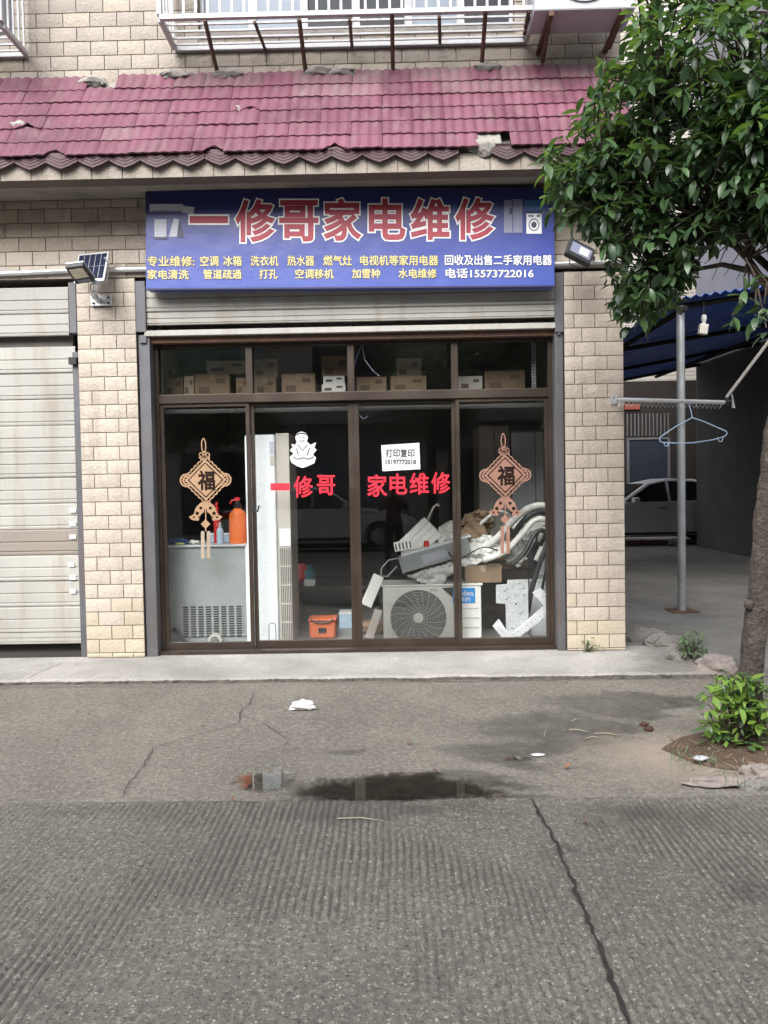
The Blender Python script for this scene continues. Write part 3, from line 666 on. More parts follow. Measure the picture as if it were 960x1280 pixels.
# shop interior
mb = MB(); mb.box(-2.60, -2.045, .345, .42, .06, 3.19); mb.box(-2.6, -2.5, .42, 5.6, .06, 3.19); mb.build('interior_wall', 'intwall', bld)
mb = MB(); mb.box(1.39, 1.6, .345, .42, .06, 3.19); mb.box(1.6, 1.7, .42, 5.6, .06, 3.19); mb.build('interior_wall', 'intwall', bld)
mb = MB(); mb.box(-2.6, 1.7, 5.6, 5.7, .06, 3.19); mb.build('interior_wall', 'intwall', bld)
mb = MB(); mb.box(-2.5, 1.6, .16, 5.6, .02, .066); mb.build('interior_floor', 'intfloor', bld)
mb = MB(); mb.box(-6, -2.61, .35, .5, .06, 3.19); mb.build('interior_wall', 'intdark', bld)

# ------------------------------------------------------------------ roller shutters
PER = .213
def slat_profile(mb, x0, x1, z, y, m=0, per=PER):
    prof = [(0, .0), (.006, -.012), (.022, -.014), (.028, -.002), (.033, -.002), (.038, -.009), (.100, -.011), (.106, -.001), (.111, -.001), (.116, -.009), (.200, -.011), (.208, -.001), (.213, 0)]
    k = per/.213; vs = []; fs = []
    for d, yy in prof: vs += [(x0, y+yy, z+d*k), (x1, y+yy, z+d*k)]
    n = len(prof)
    for i in range(n-1): fs.append((2*i, 2*i+1, 2*i+3, 2*i+2))
    o = len(vs); vs += [(x0, y+.008, z), (x1, y+.008, z), (x1, y+.008, z+per), (x0, y+.008, z+per)]
    fs += [(o, o+1, 1, 0), (o+3, o+2, 2*n-1, 2*n-2)]
    mb.add(vs, fs, m)
def shutter(label, x0, x1, zb, zt, y, browns=()):
    t = thing('roller_shutter', label, 'shutter', ((x0+x1)/2, y, zb), 'roller shutters on the shop fronts')
    z = zt-PER; i = 0
    while z > zb-.16:
        cutz = max(0, zb-z); mb = MB(); slat_profile(mb, x0, x1, cutz, 0, 0, PER-cutz); q = MB(); q.v = [(a, b+y, c+z) for a, b, c in mb.v]; q.f = mb.f; q.m = mb.m
        so_ = q.build('slat', 'slat_brown' if i in browns else 'slat', t); so_.location += Vector((0, random.uniform(-.003, .003), random.uniform(-.0012, .0012))); z -= PER; i += 1
    return t, max(z+PER, zb)
xl = -6.0; xr = at(96, 500, .06).x
ls, zl = shutter('closed grey green roller shutter with brown patched slats left of the tiled pier', xl, xr-.01, .17, at(50, 434, .09).z, .09, (7,))
mb = MB(); mb.box(xl, xr-.01, .07, .10, .175, zl-.001); mb.build('bottom_bar', 'slat_brown', ls, bevel=.004)
mb = MB(); mb.box(-2.585, -2.524, .04, .14, .06, at(95, 440, .05).z); mb.build('guide_rail', 'steel', ls, bevel=.004)
mb = MB(); mb.box(-2.585, -2.524, -.0, .10, at(95, 418, .05).z, at(95, 355, .05).z); mb.build('guide_rail', 'steel', ls, bevel=.004)
mb = MB(); mb.box(at(87, 446, .03).x, at(97, 446, .03).x, .0, .04, at(90, 456, .03).z, at(90, 447, .03).z); mb.build('stop_bracket', 'black', ls, bevel=.003)
mb = MB(); mb.box(xl, -2.60, .10, .145, at(50, 434, .09).z, at(50, 418, .09).z); mb.build('roll_cover', 'shadecover', ls)
zz0, zz1 = at(50, 420, .02).z, at(50, 359, .02).z
k = 0
z = zz1
while z-PER > zz0-.25:
    h_ = min(PER, z-zz0); 
    if h_ < .05: break
    mb = MB(); slat_profile(mb, xl, xr-.03, 0, 0, 0, h_); q = MB(); q.v = [(a, b+.03, c+z-h_) for a, b, c in mb.v]; q.f = mb.f; q.m = mb.m
    q.build('slat', 'slat', ls); z -= PER
for i, py in enumerate((638, 655, 671, 706, 722, 739)):
    mb = MB(); p = at(90 if i != 3 else 88, py, .07); mb.box(p.x-.02, p.x+.03, .068, .074, p.z-.018, p.z+.018); mb.build('silver_clip', 'galv', ls)
# dark door sill under the left shutter
mb = MB(); mb.box(-6, -2.59, .16, .34, .06, .3); mb.box(-6, -2.59, .05, .16, .06, .10); ds = mb.build('door_sill', 'darkgap', None); tag(ds, 'dark brown sill boarding in the gap under the closed left shutter', 'sill')

x0, x1 = at(181, 390, .03).x, at(694, 390, .03).x
cs, _ = shutter('rolled up grey green shutter header hanging below the blue sign', x0, x1, 2.75, at(440, 352, .03).z, .03)
mb = MB(); mb.box(x0, x1, -.0, .05, at(440, 416, .03).z, at(440, 409, .03).z); mb.build('bottom_bar', 'slat', cs, bevel=.003)
mb = MB(); mb.box(x0-.01, x1+.01, .052, .12, at(440, 425, .08).z, at(440, 411, .08).z); mb.build('roll_cover', 'rust', cs)
for px in (178, 698):
    p = at(px, 385, .03); mb = MB(); mb.box(p.x-.045*(1 if px < 400 else .75), p.x+.035, -.005, .11, at(px, 416, .03).z, 3.10); mb.build('guide_rail', 'steel', cs, bevel=.003)
ztop = at(185, 419, .04).z
for a, b, c in ((-2.037, -1.945, 1), (1.318, 1.384, 2)):
    mb = MB(); mb.box(a, b, .02, .13, .06, ztop); mb.box(a+.02, b-.02, .0, .019, ztop-.07, ztop-.01); mb.build('guide_rail', 'steel', cs, bevel=.004)

# ------------------------------------------------------------------ shop front window
GY = .165
sf = thing('shop_front_window', 'brown aluminium framed glass shop front with four sliding panes and a row of top lights', 'shop window', (-.31, GY, .06))
X0, X1 = -1.945, 1.318
zT = at(440, 424, GY).z; zt1, zt0 = at(440, 490, GY).z, at(440, 501, GY).z; zB = .065; zb1 = at(440, 806, GY).z
def fbox(name, a, b, c, d, y0=.125, y1=.205): 
    mb = MB(); mb.box(a, b, y0, y1, c, d); return mb.build(name, 'bronze', sf, bevel=.003)
fbox('top_rail', X0, X1, zT-.05, zT)
fbox('transom', X0+.032, X1-.032, zt0, zt1, .122, .208)
fbox('bottom_rail', X0, X1, zB, zb1-.015, .10, .215)
mb = MB(); mb.box(X0, X1, .06, .10, zB-.003, zB+.022); mb.build('track', 'bronze', sf)
fbox('jamb', X0, X0+.032, zb1-.015, zT-.05); fbox('jamb', X1-.032, X1, zb1-.015, zT-.05)
mull = [at(312.5, 470, GY).x, at(439, 470, GY).x, at(568, 470, GY).x]
for x in mull: fbox('mullion', x-.028, x+.028, zt1, zT-.05)
edges = [X0+.032]+[at(315.5, 650, GY).x, at(444, 650, GY).x, at(571, 650, GY).x]+[X1-.032]
# sliding leaves: each a frame (two stiles, two rails) holding one pane
for i in range(4):
    a, b = edges[i], edges[i+1]; yy = .140 if i in (0, 3) else .172
    mb = MB(); s_ = .038 if i in (0, 3) else .036
    wl = .045 if i == 2 else .032; wr = .045 if i == 1 else .032
    mb.box(a, a+wl, yy, yy+.03, zb1-.015, zt0); mb.box(b-wr, b, yy, yy+.03, zb1-.015, zt0)
    mb.box(a+wl, b-wr, yy, yy+.03, zb1-.015, zb1+.045); mb.box(a+wl, b-wr, yy, yy+.03, zt0-.03, zt0)
    lf = mb.build('sliding_leaf', 'bronze', sf, bevel=.002)
    mb = MB(); mb.add([(a+wl, yy+.015, zb1+.045), (b-wr, yy+.015, zb1+.045), (b-wr, yy+.015, zt0-.03), (a+wl, yy+.015, zt0-.03)], [(0, 1, 2, 3)]); mb.build('glass_pane', 'glass', lf)
    if i == 1:
        p = at(325, 637, .16); mb = MB(); mb.cbox((a+.02, yy-.008, p.z), (.02, .014, .07)); mb.tube([(a+.022, yy-.02, p.z-.02), (a+.05, yy-.03, p.z-.01), (a+.062, yy-.03, p.z+.035)], .007, 6); mb.build('latch', 'black', lf)
te = [X0+.032]+mull+[X1-.032]
for i in range(4):
    mb = MB(); a, b = te[i]+(.028 if i else 0), te[i+1]-(.028 if i < 3 else 0)
    mb.add([(a, GY, zt1), (b, GY, zt1), (b, GY, zT-.05), (a, GY, zt1+(zT-.05-zt1))], [(0, 1, 2, 3)]); mb.build('glass_pane', 'glass', sf)

# ------------------------------------------------------------------ blue sign
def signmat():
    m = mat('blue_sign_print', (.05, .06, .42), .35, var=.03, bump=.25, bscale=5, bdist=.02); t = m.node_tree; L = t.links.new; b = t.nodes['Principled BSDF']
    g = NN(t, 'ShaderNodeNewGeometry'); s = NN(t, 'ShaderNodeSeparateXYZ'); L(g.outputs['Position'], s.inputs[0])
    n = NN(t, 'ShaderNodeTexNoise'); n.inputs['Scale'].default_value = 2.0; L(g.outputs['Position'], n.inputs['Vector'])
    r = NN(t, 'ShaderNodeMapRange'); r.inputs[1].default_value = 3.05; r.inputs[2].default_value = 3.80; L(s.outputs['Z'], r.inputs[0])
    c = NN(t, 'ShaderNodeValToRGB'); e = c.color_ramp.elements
    e[0].position = 0; e[0].color = (.056, .088, .34, 1); e[1].position = 1; e[1].color = (.010, .011, .062, 1)  # printed blue to navy ramp; its dark top also holds canopy shade
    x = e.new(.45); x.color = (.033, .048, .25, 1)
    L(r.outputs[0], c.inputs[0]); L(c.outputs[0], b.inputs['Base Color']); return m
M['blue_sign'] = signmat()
SY = -.14
c00, c10, c01, c11 = at(181.5, 238, SY), at(692.5, 235.5, SY), at(182.5, 361, SY), at(693.5, 357, SY)
sg = thing('shop_sign', 'wide blue shop sign board with red and yellow Chinese lettering under the canopy', 'sign', ((c01.x+c11.x)/2, SY, (c01.z+c11.z)/2))
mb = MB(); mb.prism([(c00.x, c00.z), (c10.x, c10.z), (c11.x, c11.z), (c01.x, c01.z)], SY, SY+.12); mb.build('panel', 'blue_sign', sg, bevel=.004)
mb = MB()
for a, b in (((181, 237.5), (692.5, 235)), ((182, 361.5), (693.5, 357.6))):
    A, B = at(*a, SY), at(*b, SY); mb.add([(A.x, SY-.004, A.z-.006), (B.x, SY-.004, B.z-.006), (B.x, SY-.004, B.z+.006), (A.x, SY-.004, A.z+.006), (A.x, SY+.02, A.z-.006), (B.x, SY+.02, B.z-.006), (B.x, SY+.02, B.z+.006), (A.x, SY+.02, A.z+.006)], [(0,1,2,3),(0,4,5,1),(3,2,6,7),(0,3,7,4),(1,5,6,2)])
mb.build('edge_trim', 'navy', sg)
YL = SY-.0045
for ch, a, b, c, d in (('一', 237, 270, 285, 279), ('修', 294, 249, 344, 303), ('哥', 349, 250, 398, 302), ('家', 404, 248, 452, 301), ('电', 461, 248, 507, 300), ('维', 513, 248, 562, 300), ('修', 569, 247, 618, 300)):
    mb = MB(); lettering(mb, ch, a, b, c, d, YL, .028, .034, 1); mb.build('lettering', ['ltred', 'ltwhite'], sg)
def small(s, a, b, row, colr):
    c, d = ((319, 332), (336, 348))[row]; sh = (a-440)*-.004
    mb = MB(); lettering(mb, s, a, c+sh, b, d+sh, YL, .012, .028, 1); mb.build('lettering', [colr, 'navy'], sg)
for s, a, b in (('专业维修:', 184, 243), ('空调', 250, 273), ('冰箱', 279, 302), ('洗衣机', 313, 348), ('热水器', 359, 393), ('燃气灶', 404, 440), ('电视机等家用电器', 450, 548)): small(s, a, b, 0, 'ltyellow')
for s, a, b in (('家电清洗', 184, 236), ('管道疏通', 254, 302), ('打孔', 324, 347), ('空调移机', 369, 417), ('加雪种', 440, 475), ('水电维修', 498, 546)): small(s, a, b, 1, 'ltyellow')
small('回收及出售二手家用电器', 556, 690, 0, 'ltwhite'); small('电话15573722016', 557, 667, 1, 'ltwhite')
M['prt_grey'] = mat('pale_grey_print', (.46, .47, .55), .5); M['prt_mid'] = mat('mid_grey_print', (.20, .21, .30), .5); M['prt_dk'] = mat('dark_grey_print', (.05, .055, .10), .5); M['prt_blue'] = mat('blue_photo_print', (.03, .10, .26), .5)
def prt(parts):
    mb = MB(); mats = []
    for k, (px, mk) in enumerate(parts):
        if mk not in mats: mats.append(mk)
        mb.plate(px, SY-.003-.0008*k, .0006, mats.index(mk))
    mb.build('printed_picture', mats, sg)
R4 = lambda a, b, c, d: [(a, b), (c, b), (c, d), (a, d)]
prt([(R4(187, 255, 229, 265), 'prt_grey'), ([(227, 257), (243, 259), (242, 268), (227, 266)], 'prt_grey'), (R4(189, 263, 228, 265), 'prt_mid')])
prt([(R4(193, 274, 208, 297), 'prt_grey'), (R4(193, 296, 209, 299), 'prt_dk')])
prt([([(217, 273), (224, 274), (221, 296), (211, 296)], 'prt_grey'), ([(224, 274), (230, 296), (222, 297)], 'prt_dk')])
prt([(R4(630, 250, 640.5, 291), 'prt_mid'), (R4(641.5, 249, 653, 291), 'prt_mid'), (R4(637, 260, 640, 268), 'prt_dk')])
prt([(R4(655, 250, 681, 263), 'prt_blue'), (R4(655, 263, 681, 264.5), 'prt_dk')])
ccx, ccy = 667.5, 281
prt([(R4(658, 267, 677, 292), 'ltwhite'), ([(ccx+7*cos(k*pi/8), ccy+8*sin(k*pi/8)) for k in range(16)], 'prt_mid'), ([(ccx+5.4*cos(k*pi/8), ccy+6.2*sin(k*pi/8)) for k in range(16)], 'ltwhite'), ([(ccx+3.4*cos(k*pi/8), ccy+4*sin(k*pi/8)) for k in range(16)], 'prt_dk'), (R4(660, 268.5, 667, 271), 'prt_mid'), (R4(671, 268.5, 675, 271), 'prt_dk')])
mb = MB(); 
for px in (250, 440, 640):
    p = at(px, 300, 0); mb.box(p.x-.02, p.x+.02, SY+.12, .0, p.z-.15, p.z+.15)
mb.build('mounting_bracket', 'steel', sg)

# ------------------------------------------------------------------ pipes and lamps on the wall
mb = MB(); mb.tube([(-6, -.035, 3.165), (-4, -.035, 3.17), (-3, -.035, 3.172), (-2.5, -.036, 3.185), (-1.93, -.036, 3.182)], .018, 10)
cp = tag(mb.build('conduit_pipe', 'alu', None, True), 'grey conduit pipe along the lintel left of the blue sign', 'pipe', 'conduit pipes on the lintel')
mb = MB(); p0, p1 = at(696, 330, -.04), at(766, 327, -.04); mb.tube([p0-Vector((.25, 0, 0)), p0, p1, p1+Vector((.1, 0, 0))], .017, 10)
tag(mb.build('conduit_pipe', 'alu', None, True), 'grey conduit pipe on the wall below the flood lamp right of the sign', 'pipe', 'conduit pipes on the lintel')
# solar lamp on the left pier
bp_ = at(127, 376, -.02)
sl_ = thing('solar_lamp', 'solar street lamp with tilted panel bracketed on the left tiled pier', 'lamp', bp_)
mb = MB(); mb.box(bp_.x-.085, bp_.x+.085, -.032, -.018, bp_.z-.042, bp_.z+.042); pl = mb.build('base_plate', 'alu', sl_, bevel=.003)
for dx in (-.06, .06):
    for dz in (-.022, .022):
        mb = MB(); mb.lathe((bp_.x+dx, -.033, bp_.z+dz), [(0, -.008), (.009, -.008), (.009, 0)], 8, 0, 'Y'); mb.build('bolt', 'black', pl)
aj = at(117, 352, -.30); mb = MB(); mb.tube([(bp_.x-.02, -.03, bp_.z), (bp_.x-.03, -.12, bp_.z+.03), aj+Vector((.02, .05, .0)), aj], .021, 10); mb.build('arm', 'alu', sl_, True)
mb = MB(); a_ = at(116, 358, -.2); mb.tube([a_+Vector((.02*cos(t), .0, .035*sin(t)-.01)) for t in lin(0, 5.6, 12)], .004, 5); mb.build('cable', 'black', sl_)
# lamp head from its four corners as seen
def slab(mb, c4, nrm, th, m=0):
    c4 = [Vector(c) for c in c4]; mb.add(c4+[c+nrm*th for c in c4], [(0, 1, 2, 3), (7, 6, 5, 4)]+[(i, i+4, (i+1) % 4+4, (i+1) % 4) for i in range(4)], m)
def bil(c, u, v): return c[0].lerp(c[1], u).lerp(c[3].lerp(c[2], u), v)
hd = [at(81, 335, -.50), at(104, 332, -.50), at(119, 352, -.33), at(95, 356, -.33)]
nh = (hd[1]-hd[0]).cross(hd[3]-hd[0]).normalized()
if nh.z > 0 and nh.y > 0: pass
nh = nh if nh.y > 0 else -nh                              # pointing away from the viewer (housing side)
mb = MB(); slab(mb, hd, nh, .035); head = mb.build('lamp_head', 'black', sl_, bevel=.008)
mb = MB(); slab(mb, [p+nh*.036 for p in hd], nh, .012); mb.build('heat_sink', 'alu', head, bevel=.004)
mb = MB(); slab(mb, [bil(hd, u, v)-nh*.003 for u, v in ((.14, .12), (.88, .12), (.88, .66), (.14, .66))], nh, .004); mb.build('lens', 'lens', head)
mb = MB(); slab(mb, [bil(hd, u, v)-nh*.003 for u, v in ((.2, .77), (.85, .77), (.85, .90), (.2, .90))], nh, .004); mb.build('sensor_window', 'prt_mid', head)
sp = [at(98, 318, -.12), at(136.5, 314, -.12), at(130, 350, -.27), at(92, 353, -.27)]
npn = (sp[1]-sp[0]).cross(sp[3]-sp[0]).normalized(); npn = npn if npn.y > 0 else -npn
mb = MB(); slab(mb, sp, npn, .014); pan = mb.build('solar_panel', 'alu', sl_, bevel=.002)
for i in range(5):
    for j in range(2):
        u0, v0 = .05+.182*i, .06+.44*j
        mb = MB(); slab(mb, [bil(sp, u, v)-npn*.002 for u, v in ((u0, v0), (u0+.165, v0), (u0+.165, v0+.425), (u0, v0+.425))], npn, .003); mb.build('solar_cell', 'cell', pan)
mb = MB(); mb.tube([at(131, 322, -.2), at(136, 335, -.12), at(133, 354, -.1), (aj.x+.02, aj.y+.06, aj.z)], .007, 6); mb.build('panel_strut', 'alu', sl_)
# flood lamp right of the sign
fd = [at(714, 296, -.30), at(745, 312, -.30), at(738, 331, -.36), at(707, 315, -.36)]
fl = thing('flood_lamp', 'black framed flood lamp on the wall right of the blue sign', 'lamp', at(740, 322, -.05))
nf = (fd[1]-fd[0]).cross(fd[3]-fd[0]).normalized(); nf = nf if nf.y > 0 else -nf
mb = MB(); slab(mb, fd, nf, .05); hh = mb.build('housing', 'black', fl, bevel=.008)
mb = MB(); slab(mb, [bil(fd, u, v)-nf*.004 for u, v in ((.12, .2), (.9, .2), (.9, .8), (.12, .8))], nf, .004); mb.build('lens', 'prt_mid', hh)
mb = MB(); slab(mb, [bil(fd, u, v)-nf*.007 for u, v in ((.45, .3), (.8, .3), (.8, .7), (.45, .7))], nf, .003); mb.build('reflector', 'foam', hh)
mb = MB(); mb.tube([at(735, 318, -.24), at(742, 322, -.12), at(742, 324, -.0)], .012, 8); mb.build('bracket', 'steel', fl)
mb = MB(); mb.tube([at(712, 318, -.25), at(712, 330, -.1), at(722, 334, -.06), at(730, 328, -.05)], .004, 5); mb.build('cable', 'black', fl)

# ------------------------------------------------------------------ window cages above and the air conditioner on the wall
def cage(label, x0, x1, zb, dep, zt=5.9, nb=None):
    t = thing('window_cage', label, 'window cage', ((x0+x1)/2, 0, zb), 'white steel window cages')
    mb = MB(); r = .016
    for (a, b) in (((x0, -dep), (x1, -dep)), ((x0, -.02), (x1, -.02))): mb.box(x0, x1, a[1]-.018, a[1]+.018, zb-.018, zb+.018)
    for x in (x0, x1): mb.box(x-.018, x+.018, -dep+.018, -.038, zb-.018, zb+.018); mb.box(x-.018, x+.018, -dep-.018, -dep+.018, zb+.018, zt)
    mb.build('frame', 'white_metal', t, bevel=.003)
    n = nb or int((x1-x0)/.088)
    for i in range(1, n):
        x = x0+(x1-x0)*i/n; mb = MB(); mb.box(x-.009, x+.009, -dep-.006, -dep+.006, zb+.018, zt); mb.build('upright_bar', 'white_metal', t)
    for y in (-dep*.8, -dep*.6, -dep*.4, -dep*.2):
        mb = MB(); mb.box(x0+.018, x1-.018, y-.007, y+.007, zb-.007, zb+.007); mb.build('floor_bar', 'white_metal', t)
    for k in range(5):
        for x in (x0, x1): mb = MB(); mb.box(x-.007, x+.007, -dep*(k+.5)/5.2-.03, -dep*(k+.5)/5.2-.016, zb+.018, zt); mb.build('side_bar', 'white_metal', t)
    for z in (zb+.28, zb+.75):
        mb = MB(); mb.box(x0, x1, -dep-.016, -dep-.006, z-.012, z+.012); mb.build('cross_bar', 'white_metal', t)
    return t
cg = cage('long white steel window cage jutting out above the canopy', -1.665, 1.11, 4.905, .43)
for px_a, py_a, px_b, py_b in ((256, 25, 272, 92), (374, 24, 382, 90), (490, 16, 491, 86), (607, 14, 602, 85), (661, 13, 655, 48)):
    a, b = at(px_a, py_a, -.44), at(px_b, py_b, -.02); mb = MB(); mb.tube([a, b], .016, 4); mb.build('support_strut', 'rust', cg)
for px_a, py_a, px_b, py_b in ((318, 23, 332, 60), (437, 20, 440, 56), (549, 16, 550, 52)):
    a, b = at(px_a, py_a, -.43), at(px_b, py_b, -.02); mb = MB(); mb.tube([a+Vector((0, 0, -.025)), b+Vector((0, 0, -.02))], .013, 4); mb.build('support_strut', 'rust', cg)
cage('white steel window cage cut off at the top left corner', -3.9, at(33, 66, -.03).x, 4.89, .43)
AY = -.52
ax0, ax1 = at(668, 8, AY).x, at(795, 5, AY).x; az = at(730, 12, AY).z
acu = thing('air_conditioner_outdoor_unit', 'white outdoor air conditioner unit bracketed on the wall beside the window cage', 'air conditioner', ((ax0+ax1)/2, -.35, az))
def ac_unit(t, x0, x1, z0, z1, yf, dep, fcx, fcz, fr_, bodym='acwhite', panel=None):
    mb = MB(); mb.box(x0, x1, yf, yf+dep, z0, z1); body = mb.build('casing', bodym, t, bevel=.012)
    mb = MB(); mb.lathe((fcx, yf-.002, fcz), [(fr_*1.05, 0), (fr_*1.05, -.012), (fr_*.98, -.012), (fr_*.98, 0)], 40, 0, 'Y'); mb.build('fan_ring', bodym, t, True)
    mb = MB(); mb.lathe((fcx, yf-.004, fcz), [(0, 0), (fr_*.98, 0)], 40, 0, 'Y'); mb.build('fan_well', 'black', t)
    mb = MB()
    nr = 15
    for i in range(nr): mb.ring(fcx, fcz, fr_*(.2+.78*(i+.5)/nr), fr_*(.2+.78*(i+.5)/nr), .0026, yf-.014, yf-.010, 36)
    g_ = mb.build('fan_grille', bodym, t)
    mb = MB()
    for i in range(20):
        a0 = 2*pi*i/20; mb.tube([(fcx+fr_*q*cos(a0+.55*q), yf-.017, fcz+fr_*q*sin(a0+.55*q)) for q in (.15, .4, .7, .98)], .0014, 4)
    mb.build('grille_spokes', bodym, g_)
    mb = MB(); mb.lathe((fcx, yf-.016, fcz), [(0, -.008), (fr_*.17, -.006), (fr_*.18, .004)], 20, 0, 'Y'); mb.build('hub_cap', bodym, t, True)
    mb = MB()
    for k in range(5):
        a = 2*pi*k/5; c_ = Vector((fcx, yf-.0065, fcz)); mb.add([c_+Vector((fr_*.2*cos(a), 0, fr_*.2*sin(a))), c_+Vector((fr_*.9*cos(a+.1), -.002, fr_*.9*sin(a+.1))), c_+Vector((fr_*.9*cos(a+.75), .001, fr_*.9*sin(a+.75))), c_+Vector((fr_*.25*cos(a+.9), .0, fr_*.25*sin(a+.9)))], [(0, 1, 2, 3)])
    mb.build('fan_blade', 'intdark', t)
    return body
ac_unit(acu, ax0, ax1, az, az+.55, AY, .30, at(731, 0, AY).x, az+.29, .225, 'acgrey')
for a, b, c, d in ((688, 14, 678, 78), (778, 14, 762, 60)):
    p, q = at(a, b, -.48), at(c, d, -.03); mb = MB(); mb.box(p.x-.018, p.x+.018, -.52, .0, az-.035, az-.003); mb.tube([p+Vector((0, 0, -.02)), q], .017, 4); mb.build('wall_bracket', 'rust', acu)
mb = MB(); mb.tube([at(785, 12, -.3), at(793, 22, -.15), at(790, 36, -.05), at(783, 40, -.02)], .007, 6); mb.build('drain_hose', 'rubber', acu)

# ------------------------------------------------------------------ things stuck to the glass (outer face)
def fu(label, dx, dy, mk):
    Y = .135 if mk == 'gold' else .135
    t = thing('fortune_decal', label, 'window decal', at(257+dx, 600+dy, Y), 'fortune knot decals on the glass')
    A = lambda a, b, yy=Y: at(a+dx, b+dy, yy)
    def w_(px): return px*6.34/960
    mb = MB(); c = A(257, 600)
    D = w_(26)
    # scalloped diamond border
    for i in range(4):
        a0, a1 = Vector((D*cos(i*pi/2), 0, D*sin(i*pi/2))), Vector((D*cos((i+1)*pi/2), 0, D*sin((i+1)*pi/2)))
        for k in range(6):
            p = c+a0.lerp(a1, (k+.5)/6); mb.ring(p.x, p.z, w_(4.2), w_(4.2), w_(1.7), Y, Y+.002, 12)
    for s in (-1, 1):
        e = c+Vector((s*w_(24), 0, 0)); mb.ring(e.x, e.z, w_(8.5), w_(8.5), w_(2.0), Y-.001, Y+.002, 18); mb.ring(e.x, e.z, w_(5.2), w_(5.2), w_(1.4), Y-.001, Y+.002, 16)
    mb.build('scalloped_border', mk, t)
    mb = MB(); q = lambda r: [(c.x+r*cos(k*pi/2), c.z+r*sin(k*pi/2)) for k in range(4)]
    mb.prism(q(w_(26)), Y-.0015, Y+.001, 0); mb.prism(q(w_(22.5)), Y-.0025, Y-.0016, 1); mb.prism(q(w_(20.5)), Y-.0035, Y-.0026, 0); mb.build('diamond', [mk, 'brownink'], t)
    mb = MB(); lettering(mb, '福', 247+dx, 588+dy, 269+dx, 613+dy, Y-.005, .03); mb.build('lettering', 'brownink', t)
    mb = MB(); p = A(254.5, 557); mb.ring(p.x, p.z, w_(3.2), w_(9.5), w_(1.3), Y, Y+.002, 18)
    for ox, oz, r in ((-3.5, 569, 3.6), (3.5, 569, 3.6), (0, 567, 3.4), (0, 573, 3.4), (-5, 571.5, 2), (5, 571.5, 2)): p = A(255.5+ox, oz); mb.ring(p.x, p.z, w_(r), w_(r), w_(1.1), Y-.001, Y+.001, 12)
    mb.build('hanging_loop', mk, t)
    mb = MB()
    for s in (-1, 1):
        pts = [(0, 628), (6, 628), (12, 634), (15, 643), (21, 646), (17, 650), (9, 651), (6, 643), (2, 640)]
        mb.plate([(257+s*a+dx, b+dy) for a, b in pts], Y, .002)
    p0, p1, p2 = A(257, 626), A(257, 632), A(257, 655); mb.ring(p1.x, p1.z, w_(5), w_(5), w_(1.4), Y-.001, Y+.001, 14)
    mb.prism([(p2.x+w_(6)*cos(k*pi/2), p2.z+w_(6)*sin(k*pi/2)) for k in range(4)], Y, Y+.002)
    mb.plate([(256.4+dx, 624+dy), (257.8+dx, 624+dy), (257.8+dx, 664+dy), (256.4+dx, 664+dy)], Y+.0005, .001)
    mb.build('pendant', mk, t)
    mb = MB()
    for s in (-1, 1):
        for (ox, oz, r) in ((6, 635, 2.0), (10.5, 641.5, 2.3), (14.5, 646.5, 1.4), (8, 646.5, 1.3)): p = A(257+s*ox, oz); mb.lathe((p.x, Y-.0012, p.z), [(0, 0), (w_(r), 0)], 10, 0, 'Y')
    mb.build('pierced_pattern', 'brownink', t)
    for s in (-1, 1):
        mb = MB(); mb.plate([(257+s*3.6-2.2+dx, 664+dy), (257+s*3.6+2.2+dx, 664+dy), (257+s*3.6+2.2+dx, 698+dy), (257+s*3.6-2.2+dx, 698+dy)], Y, .0015); mb.build('tassel', 'cardpale' if mk == 'gold' else 'copper', t)
fu('tan gold fortune knot decal on the pane above the grey cabinet', 0, 0, 'gold'); fu('copper pink fortune knot decal on the pane above the galvanised brackets', 374.5, -6, 'copper')
for lab, chars in (('three red vinyl characters across the pane right of the white cabinet', (('一', 338, 604, 362, 613), ('修', 367, 595, 391, 622), ('哥', 396, 594, 419, 619))),
                   ('four red vinyl characters on the pane under the white notice', (('家', 459, 593, 484, 621), ('电', 487, 592, 509, 618), ('维', 512, 591, 536, 618), ('修', 539, 590, 563, 617)))):
    t = thing('vinyl_lettering', lab, 'window lettering', at((chars[0][1]+chars[-1][3])/2, 607, .168), 'red vinyl lettering on the glass')
    for ch in chars: mb = MB(); lettering(mb, *ch, .168, .016 if ch[0] != '一' else .01); mb.build('character', 'vinyl', t)
nq = [(476.5, 556.5), (524, 553.5), (525.5, 586.5), (478, 589)]
t = thing('paper_notice', 'white paper notice with printed black lines taped on the glass above red characters', 'notice', at(500, 571, .166))
mb = MB(); mb.plate(nq, .166, .0008); mb.build('sheet', 'paper', t)
mb = MB(); lettering(mb, '打印复印', 482, 561, 518, 572, .1645, .018); lettering(mb, '15197772018', 482, 574.5, 520, 580.5, .1645, .03); mb.build('lettering', 'ink', t)
t = thing('paper_cutout', 'white paper cutout of a seated baby with spread wings stuck on the glass', 'window decal', at(378, 562, .166))
mb = MB(); Yc = .166
mb.plate([(377+8*cos(k*pi/9)*.98, 547+7.5*sin(k*pi/9)) for k in range(18)], Yc, .001)
mb.plate([(371, 552), (384, 552), (388, 556), (395, 553), (393, 560), (396, 562), (391, 568), (395, 572), (393, 579), (384, 583), (378, 585), (370, 582), (364, 578), (362, 571), (367, 567), (362, 563), (366, 559), (364, 555), (369, 556)], Yc+.001, .001)
mb.build('paper_shape', 'paper', t)
mb = MB()
def stroke(pts, r=.0034): mb.tube([at(a, b, Yc-.001) for a, b in pts], r, 4)
stroke([(370.5, 544), (374, 541.5), (380, 541.5), (384, 544)], .005); stroke([(374, 546), (375.5, 547)]); stroke([(379, 547), (381, 546)]); stroke([(375, 550.5), (377.5, 552), (380.5, 550.5)])
